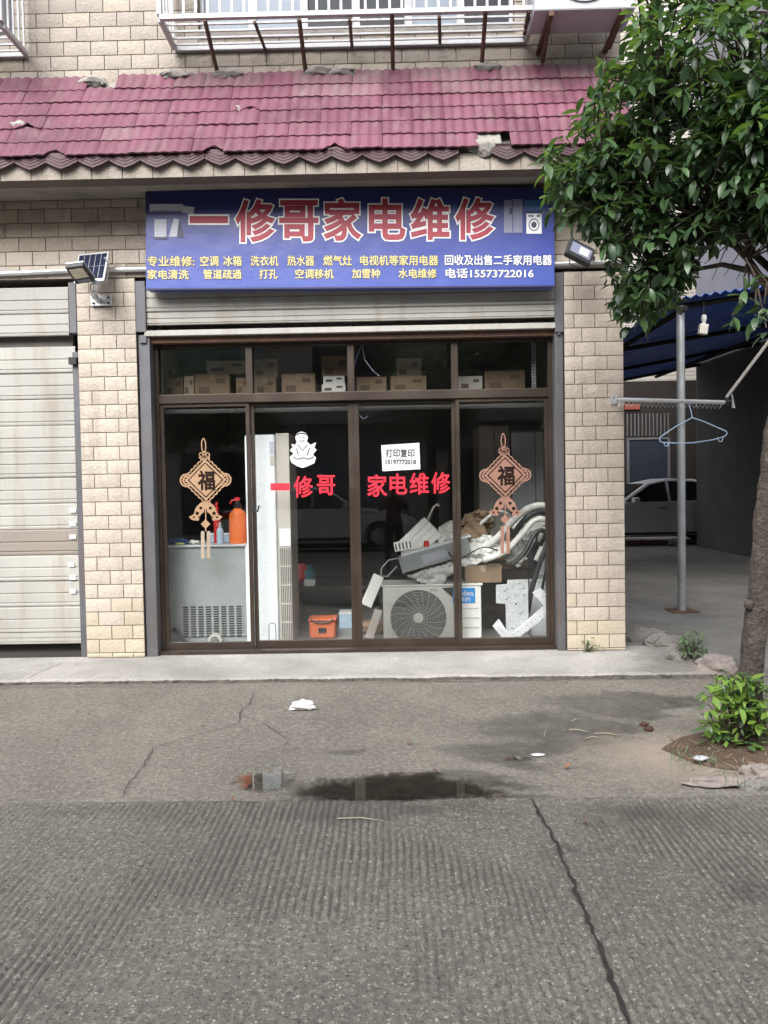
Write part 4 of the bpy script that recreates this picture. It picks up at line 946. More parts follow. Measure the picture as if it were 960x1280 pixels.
stroke([(372, 556), (378, 563), (384, 556)]); stroke([(366, 571), (372, 574), (379, 572), (386, 574), (392, 571)]); stroke([(370, 560), (373, 569)]); stroke([(387, 560), (384, 569)])
mb.build('drawn_lines', 'prt_dk', t)

# ------------------------------------------------------------------ inside the shop
FZ = .067
# grey cabinet with vent, seen from behind
x0, x1, z0, z1 = rect(206, 681, 311, 806, .40); z0 = FZ
cb = thing('steel_cabinet', 'grey steel backed commercial cabinet with louvred vent behind the left pane', 'cabinet', ((x0+x1)/2, .7, FZ))
mb = MB(); mb.box(x0+.02, x1-.02, .40, 1.0, z0+.03, z1-.02); mb.build('back_panel', 'greymetal', cb, bevel=.004)
for a, b in ((x0, x0+.019), (x1-.019, x1)): mb = MB(); mb.box(a, b, .385, 1.0, z0, z1-.02); mb.build('corner_post', 'acblue', cb, bevel=.003)
mb = MB(); mb.box(x0-.01, x1+.01, .38, 1.02, z1-.019, z1); mb.build('top', 'white_metal', cb, bevel=.004)
va, vb, vc, vd = rect(228, 757, 304, 796, .398)
mb = MB(); mb.box(va, vb, .392, .3985, vc, vd); vent = mb.build('vent_grille', 'greymetal', cb)
for i in range(8):
    for j in range(13):
        mb_x = va+(vb-va)*(i+.5)/8; mb_z = vc+(vd-vc)*(j+.5)/13
        if i == 0 and j == 0:
            s = MB(); s.box(-.022, .022, -.004, .0, -.0055, .0055); SLOT = s.mesh('louvre', 'black')
        link('louvre', SLOT, vent, Vector((mb_x, .3915, mb_z))-wloc(vent))
mb = MB(); mb.box(x0+.025, x1-.025, .388, .399, z0+.08, z0+.095); mb.build('skirting_strip', 'greymetal', cb)
mb = MB(); mb.tube([at(216, 787, .39), at(220, 786, .33), at(226, 795, .32), at(236, 810, .34)], .017, 8); mb.build('drain_hose', 'rubber', cb, True)
mb = MB()
for px in (236, 252, 282, 294): p = at(px, 803, .395); mb.lathe((p.x, .398, p.z), [(0, -.02), (.011, -.02), (.011, 0)], 10, 0, 'Y')
mb.build('drain_valve', 'chrome', cb)
t = thing('tape_roll', 'pale roll of tape on the floor against the grey cabinet', 'tape', at(268, 808, .33))
mb = MB(); p = at(270, 808, .33); mb.ring(p.x, FZ+.06, .06, .06, .022, .29, .34, 24); mb.build('roll', 'beigeside', t, True)
# bottles and cloths on the cabinet
zt = z1
def bottle(name, label, px, py0, py1, wpx, yy, mk, cap='black', nozzle=None, cat='bottle'):
    a = at(px, py1, yy); top = at(px, py0, yy).z; h = top-zt; r = wpx*(yy+6.2)/960/2
    t = thing(name, label, cat, (a.x, yy, zt))
    mb = MB(); mb.lathe((a.x, yy, zt), [(0, 0), (r*.95, 0), (r, .012), (r, h*.58), (r*.85, h*.68), (r*.45, h*.74), (r*.4, h*.80), (0, h*.80)], 20); mb.build('body', mk, t, True)
    mb = MB(); mb.lathe((a.x, yy, zt), [(r*.5, h*.78), (r*.5, h*.86), (r*.28, h*.88), (r*.22, h*.95), (0, h*.95)], 12); mb.build('neck', cap, t, True)
    mb = MB(); mb.cbox((a.x, yy, zt+h*.97), (r*.55, r*.5, h*.07)); mb.tube([(a.x, yy, zt+h*.96), (a.x-r*.7, yy-.01, zt+h*.93), (a.x-r*.8, yy-.01, zt+h*.87)], r*.11, 6); mb.build('nozzle', nozzle or cap, t)
    return t
bottle('pressure_sprayer', 'orange pressure sprayer bottle on the grey cabinet', 298, 622, 677, 22, .55, 'orange', 'black', 'redplastic', 'sprayer')
bottle('spray_bottle', 'small pale blue spray bottle in front of the red can', 275.5, 653, 677, 9, .50, 'ltblue', 'beigeside')
bottle('spray_can', 'tall red spray can behind the small pale bottle', 272, 628, 676, 9, .62, 'redplastic', 'redplastic', None, 'can')
t = thing('storage_box', 'light blue plastic box on the grey cabinet behind the bottles', 'box', at(276, 676, .68)); a, b, c, d = rect(262, 666, 290, 676, .68); mb = MB(); mb.box(a, b, .66, .75, zt, zt+.07); mb.build('tub', 'ltblue', t, bevel=.006); mb = MB(); mb.box(a-.006, b+.006, .655, .755, zt+.0705, zt+.082); mb.build('lid', 'acblue', t, bevel=.003)
p = at(222, 676, .55); mb = MB()
for i, (dx, dy, r, f) in enumerate(((-.08, 0, .05, (1.4, 1, .5)), (0, .02, .06, (1.3, 1, .5)), (.06, -.02, .045, (1.3, 1, .55)), (-.03, -.05, .04, (1.5, 1, .45)))): lump(mb, (p.x+dx, .55+dy, zt+.022), r, i*3.1, 0, f, 9)
mb.v = [(a, b, max(c, zt+.001)) for a, b, c in mb.v]
tag(mb.build('cleaning_rag', 'bluecloth', None, True), 'crumpled navy blue rag lying on the grey cabinet top', 'rag')
p = at(243, 676, .52); mb = MB(); lump(mb, (p.x, .52, zt+.018), .035, 9, 0, (1.3, .9, .55), 8); mb.v = [(a, b, max(c, zt+.001)) for a, b, c in mb.v]; tag(mb.build('work_glove', 'foam', None, True), 'pale grey work glove beside the navy rag', 'glove')
p = at(224, 677, .45); mb = MB(); mb.tube([(p.x-.03, .45, zt+.008), (p.x, .44, zt+.012), (p.x+.04, .46, zt+.008)], .008, 6); M['lime'] = mat('lime_plastic', (.5, .62, .12), .5); tag(mb.build('cable_tie', 'lime', None, True), 'lime green strip in front of the navy rag', 'strip')

# tall white floor standing air conditioner
yy = .36
t = thing('floor_air_conditioner', 'tall white floor standing air conditioner behind the second pane', 'air conditioner', (at(335, 806, yy).x, .6, FZ))
a, b, c, d = rect(308, 543, 346, 806, yy); e, f, _, _ = rect(346.5, 541, 364, 806, yy+.04)
mb = MB(); mb.box(a, b, yy, .85, FZ, d); mb.build('front_panel', 'acblue', t, bevel=.02)
mb = MB(); mb.box(b+.001, f, yy+.03, .85, FZ, d+.01); sd2 = mb.build('side_panel', 'beigeside', t, bevel=.006)
g0, g1, h0, h1 = rect(351, 660, 365, 800, yy+.03)
for k in range(6):
    za = h0+(h1-h0)*k/6; zb_ = h0+(h1-h0)*(k+1)/6
    mb = MB(); mb.box(g0, f-.004, yy+.022, yy+.0295, za+.006, zb_-.006); gr = mb.build('air_grille', 'acblue' if k == 5 else 'beigeside', sd2)
    if k < 5:
        mb = MB()
        for j in range(6): x_ = g0+(f-.004-g0)*(j+.5)/6; mb.box(x_-.003, x_+.003, yy+.018, yy+.0215, za+.012, zb_-.012)
        mb.build('louvre_slots', 'intdark', gr)
for q0, q1, q2, q3, mk in ((337, 552, 343, 568, 'prt_grey'), (337.5, 569, 343, 582, 'beigeside')):
    r0, r1, r2, r3 = rect(q0, q1, q2, q3, yy); mb = MB(); mb.box(r0, r1, yy-.002, yy-.0005, r2, r3); mb.build('sticker', mk, t)
p = at(340.5, 791, yy); mb = MB(); mb.tube([(p.x+.03*cos(q)*(1), yy-.001, p.z+(.055 if sin(q) > 0 else -.055)+.03*sin(q)) for q in lin(0, 2*pi*.97, 24)], .003, 4, 0, True); mb.build('emblem_outline', 'prt_dk', t)

# orange tool bag
x0, x1, z0, z1 = rect(386, 772, 420, 806, .62); z0 = FZ
t = thing('tool_bag', 'orange canvas tool bag with black handle standing on the shop floor', 'bag', ((x0+x1)/2, .72, FZ))
mb = MB(); mb.add([(x0+.008, .62, FZ), (x1-.008, .62, FZ), (x1-.008, .82, FZ), (x0+.008, .82, FZ), (x0, .61, z1-.03), (x1, .61, z1-.03), (x1, .83, z1-.03), (x0, .83, z1-.03)], [(0,3,2,1),(4,5,6,7),(0,1,5,4),(1,2,6,5),(2,3,7,6),(3,0,4,7)]); mb.build('body', 'orangecloth', t, bevel=.02)
mb = MB(); mb.box(x0-.004, x1+.004, .605, .835, z1-.0295, z1-.012); mb.build('lid', 'orangecloth', t, bevel=.006)
mb = MB(); mb.tube([(x0+.02, .602, z1-.012), ((x0+x1)/2-.05, .595, z1-.04), ((x0+x1)/2+.05, .595, z1-.04), (x1-.02, .602, z1-.012)], .007, 6); mb.build('handle', 'black', t, True)
p = at(403, 788, .61); mb = MB(); mb.box(p.x-.035, p.x+.035, .604, .615, p.z-.022, p.z+.022); mb.build('pocket_window', 'black', t, bevel=.004)

# outdoor unit on the floor
x0, x1, z0, z1 = rect(479, 733, 602, 805, .38); z0 = FZ
t = thing('air_conditioner_outdoor_unit', 'white outdoor air conditioner unit with big round fan grille on the shop floor', 'air conditioner', ((x0+x1)/2, .55, FZ))
p = at(523, 772, .38); ac_unit(t, x0, x1, FZ, z1, .38, .33, p.x, p.z, .246)
mb = MB(); mb.box(x0-.012, x1+.012, .37, .72, z1+.001, z1+.02); mb.build('top_cover', 'acwhite', t, bevel=.006)
a, b, c, d = rect(566, 735, 594, 754, .377); mb = MB(); mb.box(a, b, .3755, .3795, c, d); lb = mb.build('brand_label', 'label_blue', t, bevel=.004)
mb = MB(); lettering(mb, 'Midea', 567.5, 738, 592, 744.5, .3745, .01); lettering(mb, '美的', 573, 746, 588, 752, .3745, .01); mb.build('lettering', 'ltwhite', lb)
mb = MB()
for py in (760, 772, 784): a, b, c, d = rect(578, py, 599, py+1.2, .377); mb.box(a, b, .377, .3799, c, d)
mb.build('panel_grooves', 'beigeside', t)
mb = MB(); mb.plate([(552, 735), (568, 734), (567, 748), (560, 742)], .377, .002); mb.build('black_corner_panel', 'intdark', t)
ACZ = z1+.0205
# grey control box lying tilted on the unit
def obox(name, px_a, py_a, px_b, py_b, thick_px, y0, y1, mk, bev=.004, parent=None):
    A, B = at(px_a, py_a, y0), at(px_b, py_b, y0); d = (B-A); L_ = d.length; d.normalize(); n = Vector((-d.z, 0, d.x)); h = thick_px*(y0+6.2)/960
    mb = MB(); pts = [A, B, B+n*h, A+n*h]; vs = [(q.x, y0, q.z) for q in pts]+[(q.x, y1, q.z) for q in pts]
    mb.add(vs, [(0,1,2,3),(7,6,5,4),(0,4,5,1),(1,5,6,2),(2,6,7,3),(3,7,4,0)]); return mb.build(name, mk, parent, bevel=bev), A, d, n, h, L_
t = thing('control_box', 'long grey steel control box lying tilted on the outdoor unit', 'box', at(545, 712, .42))
o, A, d, n, h, L_ = obox('casing', 503, 717, 590, 692, 20, .40, .62, 'greymetal', .004, t)
mb = MB(); q = [A+d*L_*.32+n*h*.2, A+d*L_*.66+n*h*.25, A+d*L_*.70+n*h*.5, A+d*L_*.63+n*h*.78, A+d*L_*.32+n*h*.75]; mb.prism([(s.x, s.z) for s in q], .3975, .3995); mb.build('label_sheet', 'prt_grey', t)
o2, A2, d2, n2, h2, L2 = obox('lid', 502, 696, 589, 671, 2.2, .395, .63, 'galv', .002, t)
# round cap and cup sitting on it
for lab, px, py, r, hh, mk in (('red round cap on top of the tilted control box', 533, 683, .024, .05, 'redplastic'), ('white plastic cup on top of the tilted control box', 551, 678, .028, .04, 'ltwhite')):
    p = at(px, py, .5); s = thing('bottle_stopper' if 'cap' in lab else 'plastic_cup', lab, 'stopper' if 'cap' in lab else 'cup', p); mb = MB(); mb.lathe(p, [(0, 0), (r*.8, 0), (r, hh), (r*.86, hh), (r*.7, .01), (0, .01)] if 'cup' in lab else [(0, 0), (r, 0), (r, hh*.6), (r*.8, hh), (0, hh)], 16); mb.build('shell', mk, s, True)
t = thing('indoor_air_conditioner', 'white indoor air conditioner panel leaning behind the tilted control box', 'air conditioner', at(530, 690, .7))
o, A, d, n, h, L_ = obox('cover', 516, 705, 553, 669, 32, .66, .76, 'acwhite', .012, t)
mb = MB()
for k in (.25, .5, .75): q0, q1 = A+n*h*k, A+d*L_+n*h*k; mb.tube([(q0.x, .659, q0.z), (q1.x, .659, q1.z)], .0025, 4)
mb.build('panel_seam', 'beigeside', t)
t = thing('air_filter', 'white slotted filter frame leaning left of the control box', 'filter', at(503, 690, .66))
o, A, d, n, h, L_ = obox('frame', 494, 690, 516, 686, 12, .64, .66, 'acwhite', .002, t)
mb = MB()
for k in range(5): q = A+d*L_*(k+.5)/5; q0, q1 = q+n*h*.15, q+n*h*.85; mb.tube([(q0.x, .638, q0.z), (q1.x, .638, q1.z)], .006, 4)
mb.build('slot', 'intdark', t)
mb = MB(); mb.tube([at(502, 697, .5), at(486, 700, .45), at(477, 710, .42), at(476, 719, .43), at(484, 721, .46), at(496, 708, .5)], .007, 6); tag(mb.build('white_cable', 'white_metal', None, True), 'loop of white cable hanging left of the control box', 'cable')
# crumpled plastic sheet draped over everything
def blanket(name, label, cat, pxs, y0, amp, sd, mk, th=.10):
    """crumpled sheet: outline triangulated over a fine grid with folds in depth"""
    P_ = [at(a, b, y0) for a, b in pxs]; xs = [p.x for p in P_]; zs = [p.z for p in P_]
    def inside(x, z):
        c = False; j = len(P_)-1
        for i in range(len(P_)):
            if (P_[i].z > z) != (P_[j].z > z) and x < (P_[j].x-P_[i].x)*(z-P_[i].z)/(P_[j].z-P_[i].z)+P_[i].x: c = not c
            j = i
        return c
    st = .011; nx = int((max(xs)-min(xs))/st)+2; nz = int((max(zs)-min(zs))/st)+2; mb = MB(); idx = {}
    def vid(i, k):
        if (i, k) not in idx:
            x, z = min(xs)+i*st, min(zs)+k*st
            q = amp*(abs(noise.noise((x*9+sd, z*14, sd)))*1.4+.6*abs(noise.noise((x*22, z*26, sd)))+.5*noise.noise((x*4, z*4, sd)))
            idx[(i, k)] = len(mb.v); mb.v.append((x+.006*noise.noise((x*30, z*30, 1)), y0-q-(z-min(zs))*-.25, z+.006*noise.noise((z*30, x*30, 2))))
        return idx[(i, k)]
    for i in range(nx-1):
        for k in range(nz-1):
            if inside(min(xs)+(i+.5)*st, min(zs)+(k+.5)*st): mb.f.append([vid(i, k), vid(i+1, k), vid(i+1, k+1), vid(i, k+1)]); mb.m.append(0)
    o = mb.build(name, mk, None, True, ang=60)
    s_ = o.modifiers.new('thick', 'SOLIDIFY'); s_.thickness = .012; s_.offset = 1
    return tag(o, label, cat)
blanket('plastic_sheet', 'crumpled cloudy plastic sheet draped across the pile below the control box', 'plastic sheet', [(508, 721), (530, 712), (560, 705), (580, 690), (592, 676), (608, 670), (628, 672), (643, 680), (637, 690), (618, 694), (598, 704), (576, 710), (560, 722), (548, 738), (538, 736), (530, 728)], .40, .07, 3.3, 'plastic_sheet')
blanket('wrapping_paper', 'brown crumpled wrapping paper on top of the pile', 'paper', [(574, 655), (580, 645), (598, 637), (612, 640), (618, 655), (610, 670), (594, 672), (580, 668)], .75, .09, 6.1, 'cardboard')
blanket('cloth_bundle', 'grey crumpled cloth bundle behind the control box', 'cloth', [(548, 660), (560, 652), (572, 650), (580, 660), (578, 676), (560, 680), (550, 674)], .72, .07, 8.3, 'foam')
x0, x1, z0, z1 = rect(581, 710, 627, 732, .42)
t = thing('cardboard_box', 'brown cardboard box resting on the outdoor unit at its right end', 'box', ((x0+x1)/2, .55, ACZ)); mb = MB(); mb.box(x0, x1, .40, .66, ACZ, z1+.02); mb.build('carton', 'cardboard', t, bevel=.004); mb = MB(); mb.box(x0+.0, x1, .398, .662, z1+.0205, z1+.0225); mb.box((x0+x1)/2-.02, (x0+x1)/2+.02, .397, .3995, z1-.03, z1+.02); mb.build('tape_strip', 'cardpale', t)
t = thing('wooden_crate', 'weathered grey brown wooden crate behind the cardboard box', 'crate', at(638, 715, .62))
for k in range(2): a, b, c, d = rect(616, 700+k*12, 660, 711+k*12, .62); mb = MB(); mb.box(a, b, .62, .635, c, d); mb.build('plank', 'intdark' if k else 'cardboard', t, bevel=.002)
a, b, c, d = rect(616, 700, 660, 724, .64); mb = MB(); mb.box(a, b, .636, .95, c, d); mb.build('crate_body', 'cardboard', t)
a, b, c, d = rect(604, 735, 672, 806, .98); mb = MB(); mb.box(a, b, .97, 1.3, FZ, at(638, 724, .8).z); s = mb.build('side_cabinet', 'intdark', None, bevel=.004); tag(s, 'dark cabinet standing behind the galvanised brackets', 'cabinet')
# galvanised mounting plates with punched holes
def punched(name, label, outline, Y, holes, y_t=.004):
    t = thing(name, label, 'mounting bracket', at(*outline[0], Y), 'galvanised mounting brackets'); mb = MB(); mb.plate(outline, Y, y_t); pl = mb.build('plate', 'galv' if y_t > .01 else 'galv_dull', t, bevel=.001)
    mb = MB()
    for a, b, r in holes: p = at(a, b, Y-.001); mb.lathe((p.x, Y-.001, p.z), [(0, 0), (r*.62, 0)], 8, 0, 'Y')
    mb.build('punched_holes', 'ink', pl); return t
rh = random.Random(5)
h1 = [(rh.uniform(623, 657), rh.uniform(728, 750), rh.choice((.004, .006, .009))) for _ in range(34)]+[(rh.uniform(634, 657), rh.uniform(752, 800), rh.choice((.004, .007))) for _ in range(26)]+[(645, 755, .014), (640, 785, .011)]
punched('mounting_bracket', 'upright galvanised mounting plate punched with holes', [(620, 741), (620, 731), (634, 730), (634, 725), (660, 724), (661, 806), (633, 806), (632, 755), (620, 754)], .36, h1)
h2 = []
for k in range(10): u = k/9; h2.append((636+u*50, 797-u*34, .006)); h2.append((641+u*46, 799-u*33, .004))
h2 += [(rh.uniform(620, 628), rh.uniform(778, 790), .006) for _ in range(6)]+[(rh.uniform(670, 682), rh.uniform(740, 750), .006) for _ in range(6)]
punched('mounting_bracket', 'galvanised bracket with two end plates leaning diagonally across the other', [(616, 783), (624, 774), (632, 786), (640, 792), (680, 758), (666, 741), (676, 735), (691, 752), (691, 764), (640, 804), (630, 800)], .30, h2, .03)
# leaning grey shell and hoses on the right
t = thing('machine_shell', 'grey plastic machine shell standing on end against the right pane', 'machine casing', at(668, 735, .75))
mb = MB(); mb.prism([(at(a, b, .7).x, at(a, b, .7).z) for a, b in [(636, 690), (646, 660), (660, 644), (676, 638), (686, 645), (684, 668), (672, 700), (660, 715), (642, 706)]], .70, .92); mb.build('shell', 'shellgrey', t, bevel=.015)
mb = MB(); mb.prism([(at(a, b, .69).x, at(a, b, .69).z) for a, b in [(645, 690), (654, 664), (672, 645), (680, 648), (668, 680), (656, 698)]], .685, .699); mb.build('cover_panel', 'foam', t, bevel=.006)
mb = MB(); mb.box(*[f_ for f_ in (at(650, 740, .75).x, at(672, 740, .75).x)], .72, .9, FZ, at(660, 702, .75).z); mb.build('stand', 'intdark', t)
def hose(label, pts, r, mk, Y, cat='hose'):
    mb = MB(); P_ = [at(a, b, Y+q) for a, b, q in pts]; S_ = []
    for i in range(len(P_)-1):
        p0, p1, p2, p3 = P_[max(i-1, 0)], P_[i], P_[i+1], P_[min(i+2, len(P_)-1)]
        for k in range(6):
            u = k/6; S_.append(.5*((2*p1)+(p2-p0)*u+(2*p0-5*p1+4*p2-p3)*u*u+(3*p1-p0-3*p2+p3)*u**3))
    S_.append(P_[-1]); mb.tube(S_, r, 10); return tag(mb.build('insulated_hose', mk, None, True), label, cat, 'hoses heaped by the right pane')
hose('pale grey insulated pipe arching over the machine shell', [(598, 690, .2), (622, 672, .1), (640, 652, .1), (660, 636, .1), (678, 632, .12), (688, 640, .15), (690, 660, .2)], .03, 'foam', .34)
hose('thick black hose arching over the grey machine shell', [(640, 672, .1), (655, 650, .0), (672, 640, .0), (686, 645, .05), (690, 662, .1)], .024, 'rubber', .36)
hose('thin black hose curling across the shell face', [(648, 700, .1), (662, 704, .06), (668, 690, .05), (672, 668, .05), (680, 662, .1)], .010, 'rubber', .48)
hose('black hose hanging down beside the shell to the brackets', [(690, 655, .1), (684, 680, .0), (672, 712, .0), (664, 740, .02), (660, 765, .1)], .022, 'rubber', .38)
hose('second black hose hanging close to the right frame', [(692, 672, .1), (686, 700, .0), (680, 725, .0), (676, 745, .1)], .012, 'rubber', .46)
obw, A, d, n, h, L_ = obox('white_strip', 671, 701, 679, 684, 4, .44, .46, 'acwhite', .002); tag(obw, 'white plastic strip stuck among the black hoses', 'strip')
a, b, c, d = rect(664, 728, 690, 806, .6); mb = MB(); mb.box(a, b+.02, .60, .95, FZ, d); mb.box(a-.005, b+.025, .595, .955, d+.0005, d+.02); sc_ = mb.build('storage_cabinet', 'acblue', None, bevel=.006); tag(sc_, 'pale blue grey cabinet in the right corner behind the hoses', 'cabinet')
hose('wide pale grey duct curving along the right frame', [(604, 700, .0), (630, 690, .02), (652, 668, .03), (668, 650, .04), (684, 652, .06), (691, 676, .1)], .026, 'foam', .33)
hose('black corrugated duct curving under the pale one', [(640, 706, .0), (656, 690, .0), (668, 668, .02), (680, 664, .04), (688, 684, .06), (690, 712, .1)], .02, 'rubber', .31)
blanket('white_sheeting', 'white plastic sheeting bunched behind the grey ducts', 'plastic sheet', [(640, 660), (652, 642), (668, 636), (682, 642), (688, 660), (676, 676), (656, 680)], .66, .06, 21.3, 'plastic_sheet')
hose('bent beige pipe standing up behind the white indoor unit', [(534, 655, .1), (537, 645, .1), (541, 636, .1), (546, 631, .1), (549, 633, .1)], .012, 'beigeside', .75, 'pipe')
hose('grey ribbed hose lying over the brown wrapping paper', [(592, 668, .1), (604, 652, .05), (622, 640, .0), (636, 644, .05), (640, 658, .1)], .016, 'foam', .6)
hose('thin black cable trailing over the front of the plastic sheet', [(560, 690, -.02), (572, 700, -.08), (590, 690, -.1), (606, 684, -.1), (622, 688, -.06)], .005, 'rubber', .40, 'cable')
blanket('crushed_bag', 'crushed pale plastic bag wedged between the crate and the shell', 'bag', [(628, 690), (640, 680), (654, 686), (658, 700), (648, 708), (632, 704)], .58, .06, 12.1, 'plastic_sheet')
blanket('torn_cardboard', 'torn brown cardboard flap on top of the grey cloth', 'cardboard', [(568, 668), (590, 652), (606, 658), (610, 668), (590, 680), (572, 682)], .62, .03, 15.3, 'cardboard')
# odds and ends left of the outdoor unit
for lab, args, mk, nm in (('white plastic cover leaning left of the outdoor unit', (464, 760, 480, 722, 14), 'acwhite', 'plastic_cover'), ('white vented panel leaning low against the outdoor unit', (466, 800, 478, 764, 10), 'beigeside', 'vented_panel')):
    o, A, d, n, h, L_ = obox(nm, *args, .52, .55, mk, .004); tag(o, lab, 'panel')
p = at(467, 795, .7); mb = MB(); lump(mb, (p.x, .8, FZ+.06), .12, 2.2, 0, (1.1, .8, .55), 9); mb.v = [(a, b, max(c, FZ+.001)) for a, b, c in mb.v]; tag(mb.build('sack', 'cardboard', None, True), 'slumped brown sack on the floor left of the outdoor unit', 'sack')
x0, x1, z0, z1 = rect(424, 776, 442, 790, 1.1); t = thing('small_box', 'small light blue box on the floor beside the orange bag', 'box', ((x0+x1)/2, 1.2, FZ)); mb = MB(); mb.box(x0, x1, 1.1, 1.3, FZ, FZ+.14); mb.build('carton', 'ltblue', t, bevel=.004); mb = MB(); mb.box(x0-.004, x1+.004, 1.096, 1.304, FZ+.1405, FZ+.152); mb.build('lid', 'ltwhite', t)
# desk at the back with a bundle
dx0, dx1 = at(366, 740, 2.2).x, at(440, 740, 2.2).x; dz = at(390, 733, 2.2).z
t = thing('desk', 'dark wooden desk in the dim back of the shop', 'desk', ((dx0+dx1)/2, 2.5, FZ)); mb = MB(); mb.box(dx0-.05, dx1+.4, 2.2, 2.9, dz-.04, dz); mb.build('desk_top', 'intdark', t)
for x in (dx0, dx1+.3):
    for y in (2.24, 2.82): mb = MB(); mb.box(x, x+.05, y, y+.05, FZ, dz-.041); mb.build('leg', 'intdark', t)
for lab, px, mk, r in (('red cloth bundle on the dark desk', 374, 'redplastic', .13), ('teal cloth bundle on the dark desk', 383, 'teal', .11)):
    p = at(px, 725, 2.3); mb = MB(); lump(mb, (p.x, 2.4, dz+.08), r, px, 0, (.9, .8, 1), 9); mb.v = [(a, b, max(c, dz+.001)) for a, b, c in mb.v]; tag(mb.build('cloth_bundle', mk, None, True), lab, 'cloth', 'cloth bundles on the desk')
p = at(387, 732, 2.22); t = thing('soap_box', 'small white box in front of the teal cloth on the desk', 'box', (p.x, 2.27, dz)); mb = MB(); mb.box(p.x-.06, p.x+.06, 2.21, 2.33, dz+.001, dz+.07); mb.build('carton', 'ltwhite', t, bevel=.006)
# tall pale cupboards in the back right
for lab, pa, pb, pc in (('tall pale grey green cupboard at the back right of the shop', 640, 700, 538), ('narrow grey cupboard left of the pale one', 600, 638, 532)):
    x0, x1, z0, z1 = rect(pa, pc, pb, 800, 2.0); t = thing('cupboard', lab, 'cupboard', ((x0+x1)/2, 2.3, FZ), 'cupboards at the back of the shop'); mb = MB(); mb.box(x0, x1, 2.0, 2.6, FZ, z1); mb.build('carcass', 'greymetal' if pa == 640 else 'beigeside', t)
    for k in range(2): a, b = x0+(x1-x0)*k/2, x0+(x1-x0)*(k+1)/2; mb = MB(); mb.box(a+.006, b-.006, 1.985, 1.999, FZ+.05, z1-.02); dr = mb.build('door', 'acblue' if pa == 640 else 'beigeside', t, bevel=.003); mb = MB(); mb.box(b-.05, b-.035, 1.97, 1.984, 1.0, 1.15); mb.build('handle', 'chrome', dr)

# shelf over the window with boxes
SYF = .42
zs = at(440, 490, SYF).z
t = thing('angle_steel_shelf', 'white slotted angle steel shelf across the shop behind the top lights', 'shelf', (-.3, .7, zs))
mb = MB(); mb.box(-2.02, 1.37, SYF, SYF+.004, zs-.035, zs); mb.box(-2.02, 1.37, SYF+.004, SYF+.05, zs-.004, zs); bm_ = mb.build('beam', 'white_metal', t)
mb = MB()
for k in range(120): x = -2.0+k*.028; mb.box(x-.007, x+.007, SYF-.002, SYF-.0005, zs-.021, zs-.013)
mb.build('slot_holes', 'ink', bm_)
mb = MB(); mb.box(-2.02, 1.37, SYF-.05, SYF-.03, at(440, 513, SYF-.05).z, at(440, 508, SYF-.05).z); mb.build('tube_reflection_bar', 'white_metal', t)  # white bar painted in for the reflection of a tube light
mb = MB(); mb.box(-2.02, 1.37, SYF+.051, 1.1, zs-.02, zs-.004); mb.build('shelf_board', 'cardboard', t)
for px in (201, 438, 667):
    p = at(px, 460, SYF); mb = MB(); mb.box(p.x-.018, p.x+.018, SYF-.006, SYF-.002, zs-.06, 3.1); u = mb.build('upright', 'white_metal', t)
    mb = MB()
    for k in range(24): mb.box(p.x-.006, p.x+.006, SYF-.0075, SYF-.0062, zs+k*.026, zs+k*.026+.012)
    mb.build('slot_holes', 'ink', u)
def carton(label, pa, pb, py, lift, yb, mk, tape=True):
    x0, x1, _, z1 = rect(pa, py, pb, 488, yb); zb = zs+.001 if not lift else lift
    t = thing('cardboard_box', label, 'box', ((x0+x1)/2, yb+.15, zb), 'boxes stored on the shelf')
    mb = MB(); mb.box(x0, x1, yb, yb+.32, zb, z1); mb.build('carton', mk, t, bevel=.004)
    if tape: xm = (x0+x1)/2; mb = MB(); mb.box(xm-.02, xm+.02, yb-.0015, yb-.0003, z1-.05, z1); mb.box(xm-.02, xm+.02, yb, yb+.32, z1+.0003, z1+.0015); mb.build('tape_strip', 'cardpale', t)
    dx_ = (x1-x0); mb = MB(); mb.box(x0+dx_*.12, x0+dx_*.42, yb-.0012, yb-.0003, zb+.02, zb+.02+(z1-zb)*.3); mb.box(x0+dx_*.62, x0+dx_*.86, yb-.0012, yb-.0003, zb+(z1-zb)*.55, zb+(z1-zb)*.78); mb.build('printed_mark', 'cardprint', t)
    return z1+.001
M['cardprint'] = mat('brown_carton_print', (.13, .09, .06), .8)
q1 = carton('dim brown box at the far left end of the shelf', 206, 229, 472, 0, .50, 'cardboard', False)
carton('pale narrow carton second from the left end of the shelf', 230, 242, 470, 0, .46, 'cardpale', False)
q2 = carton('wide brown box with a torn tape mark in the first top light', 243, 287, 467, 0, .48, 'cardboard')
q3 = carton('brown box half behind the mullion in the first top light', 295, 311, 472, 0, .47, 'cardboard', False)
carton('long pale carton lying on the boxes of the first top light', 258, 309, 451, max(q2, q3), .50, 'cardpale', False)
q4 = carton('squat brown box at the left of the second top light', 318, 345, 472, 0, .47, 'cardboard')
carton('brown box stacked on the squat one in the second top light', 316, 347, 449, q4, .48, 'cardpale')
carton('large plain brown box in the middle of the second top light', 352, 394, 467, 0, .47, 'cardboard')
q5 = carton('white appliance carton beside the middle upright', 402, 432, 480, 0, .46, 'acwhite', False)
q6 = carton('flat white carton lying on the appliance carton', 404, 431, 470, q5, .47, 'acwhite', False)
carton('dark brown box stacked above the white cartons', 402, 436, 445, q6, .49, 'cardboard', False)
q7 = carton('brown box right of the middle upright in the third top light', 446, 483, 471, 0, .47, 'cardboard', False)
q8 = carton('brown box with a small sticker in the third top light', 488, 533, 470, 0, .47, 'cardboard', False)
carton('dim box stacked above the stickered one in the third top light', 495, 527, 448, q8, .52, 'cardpale', False)
carton('small grey appliance box in the fourth top light', 573, 603, 470, 0, .47, 'beigeside', False)
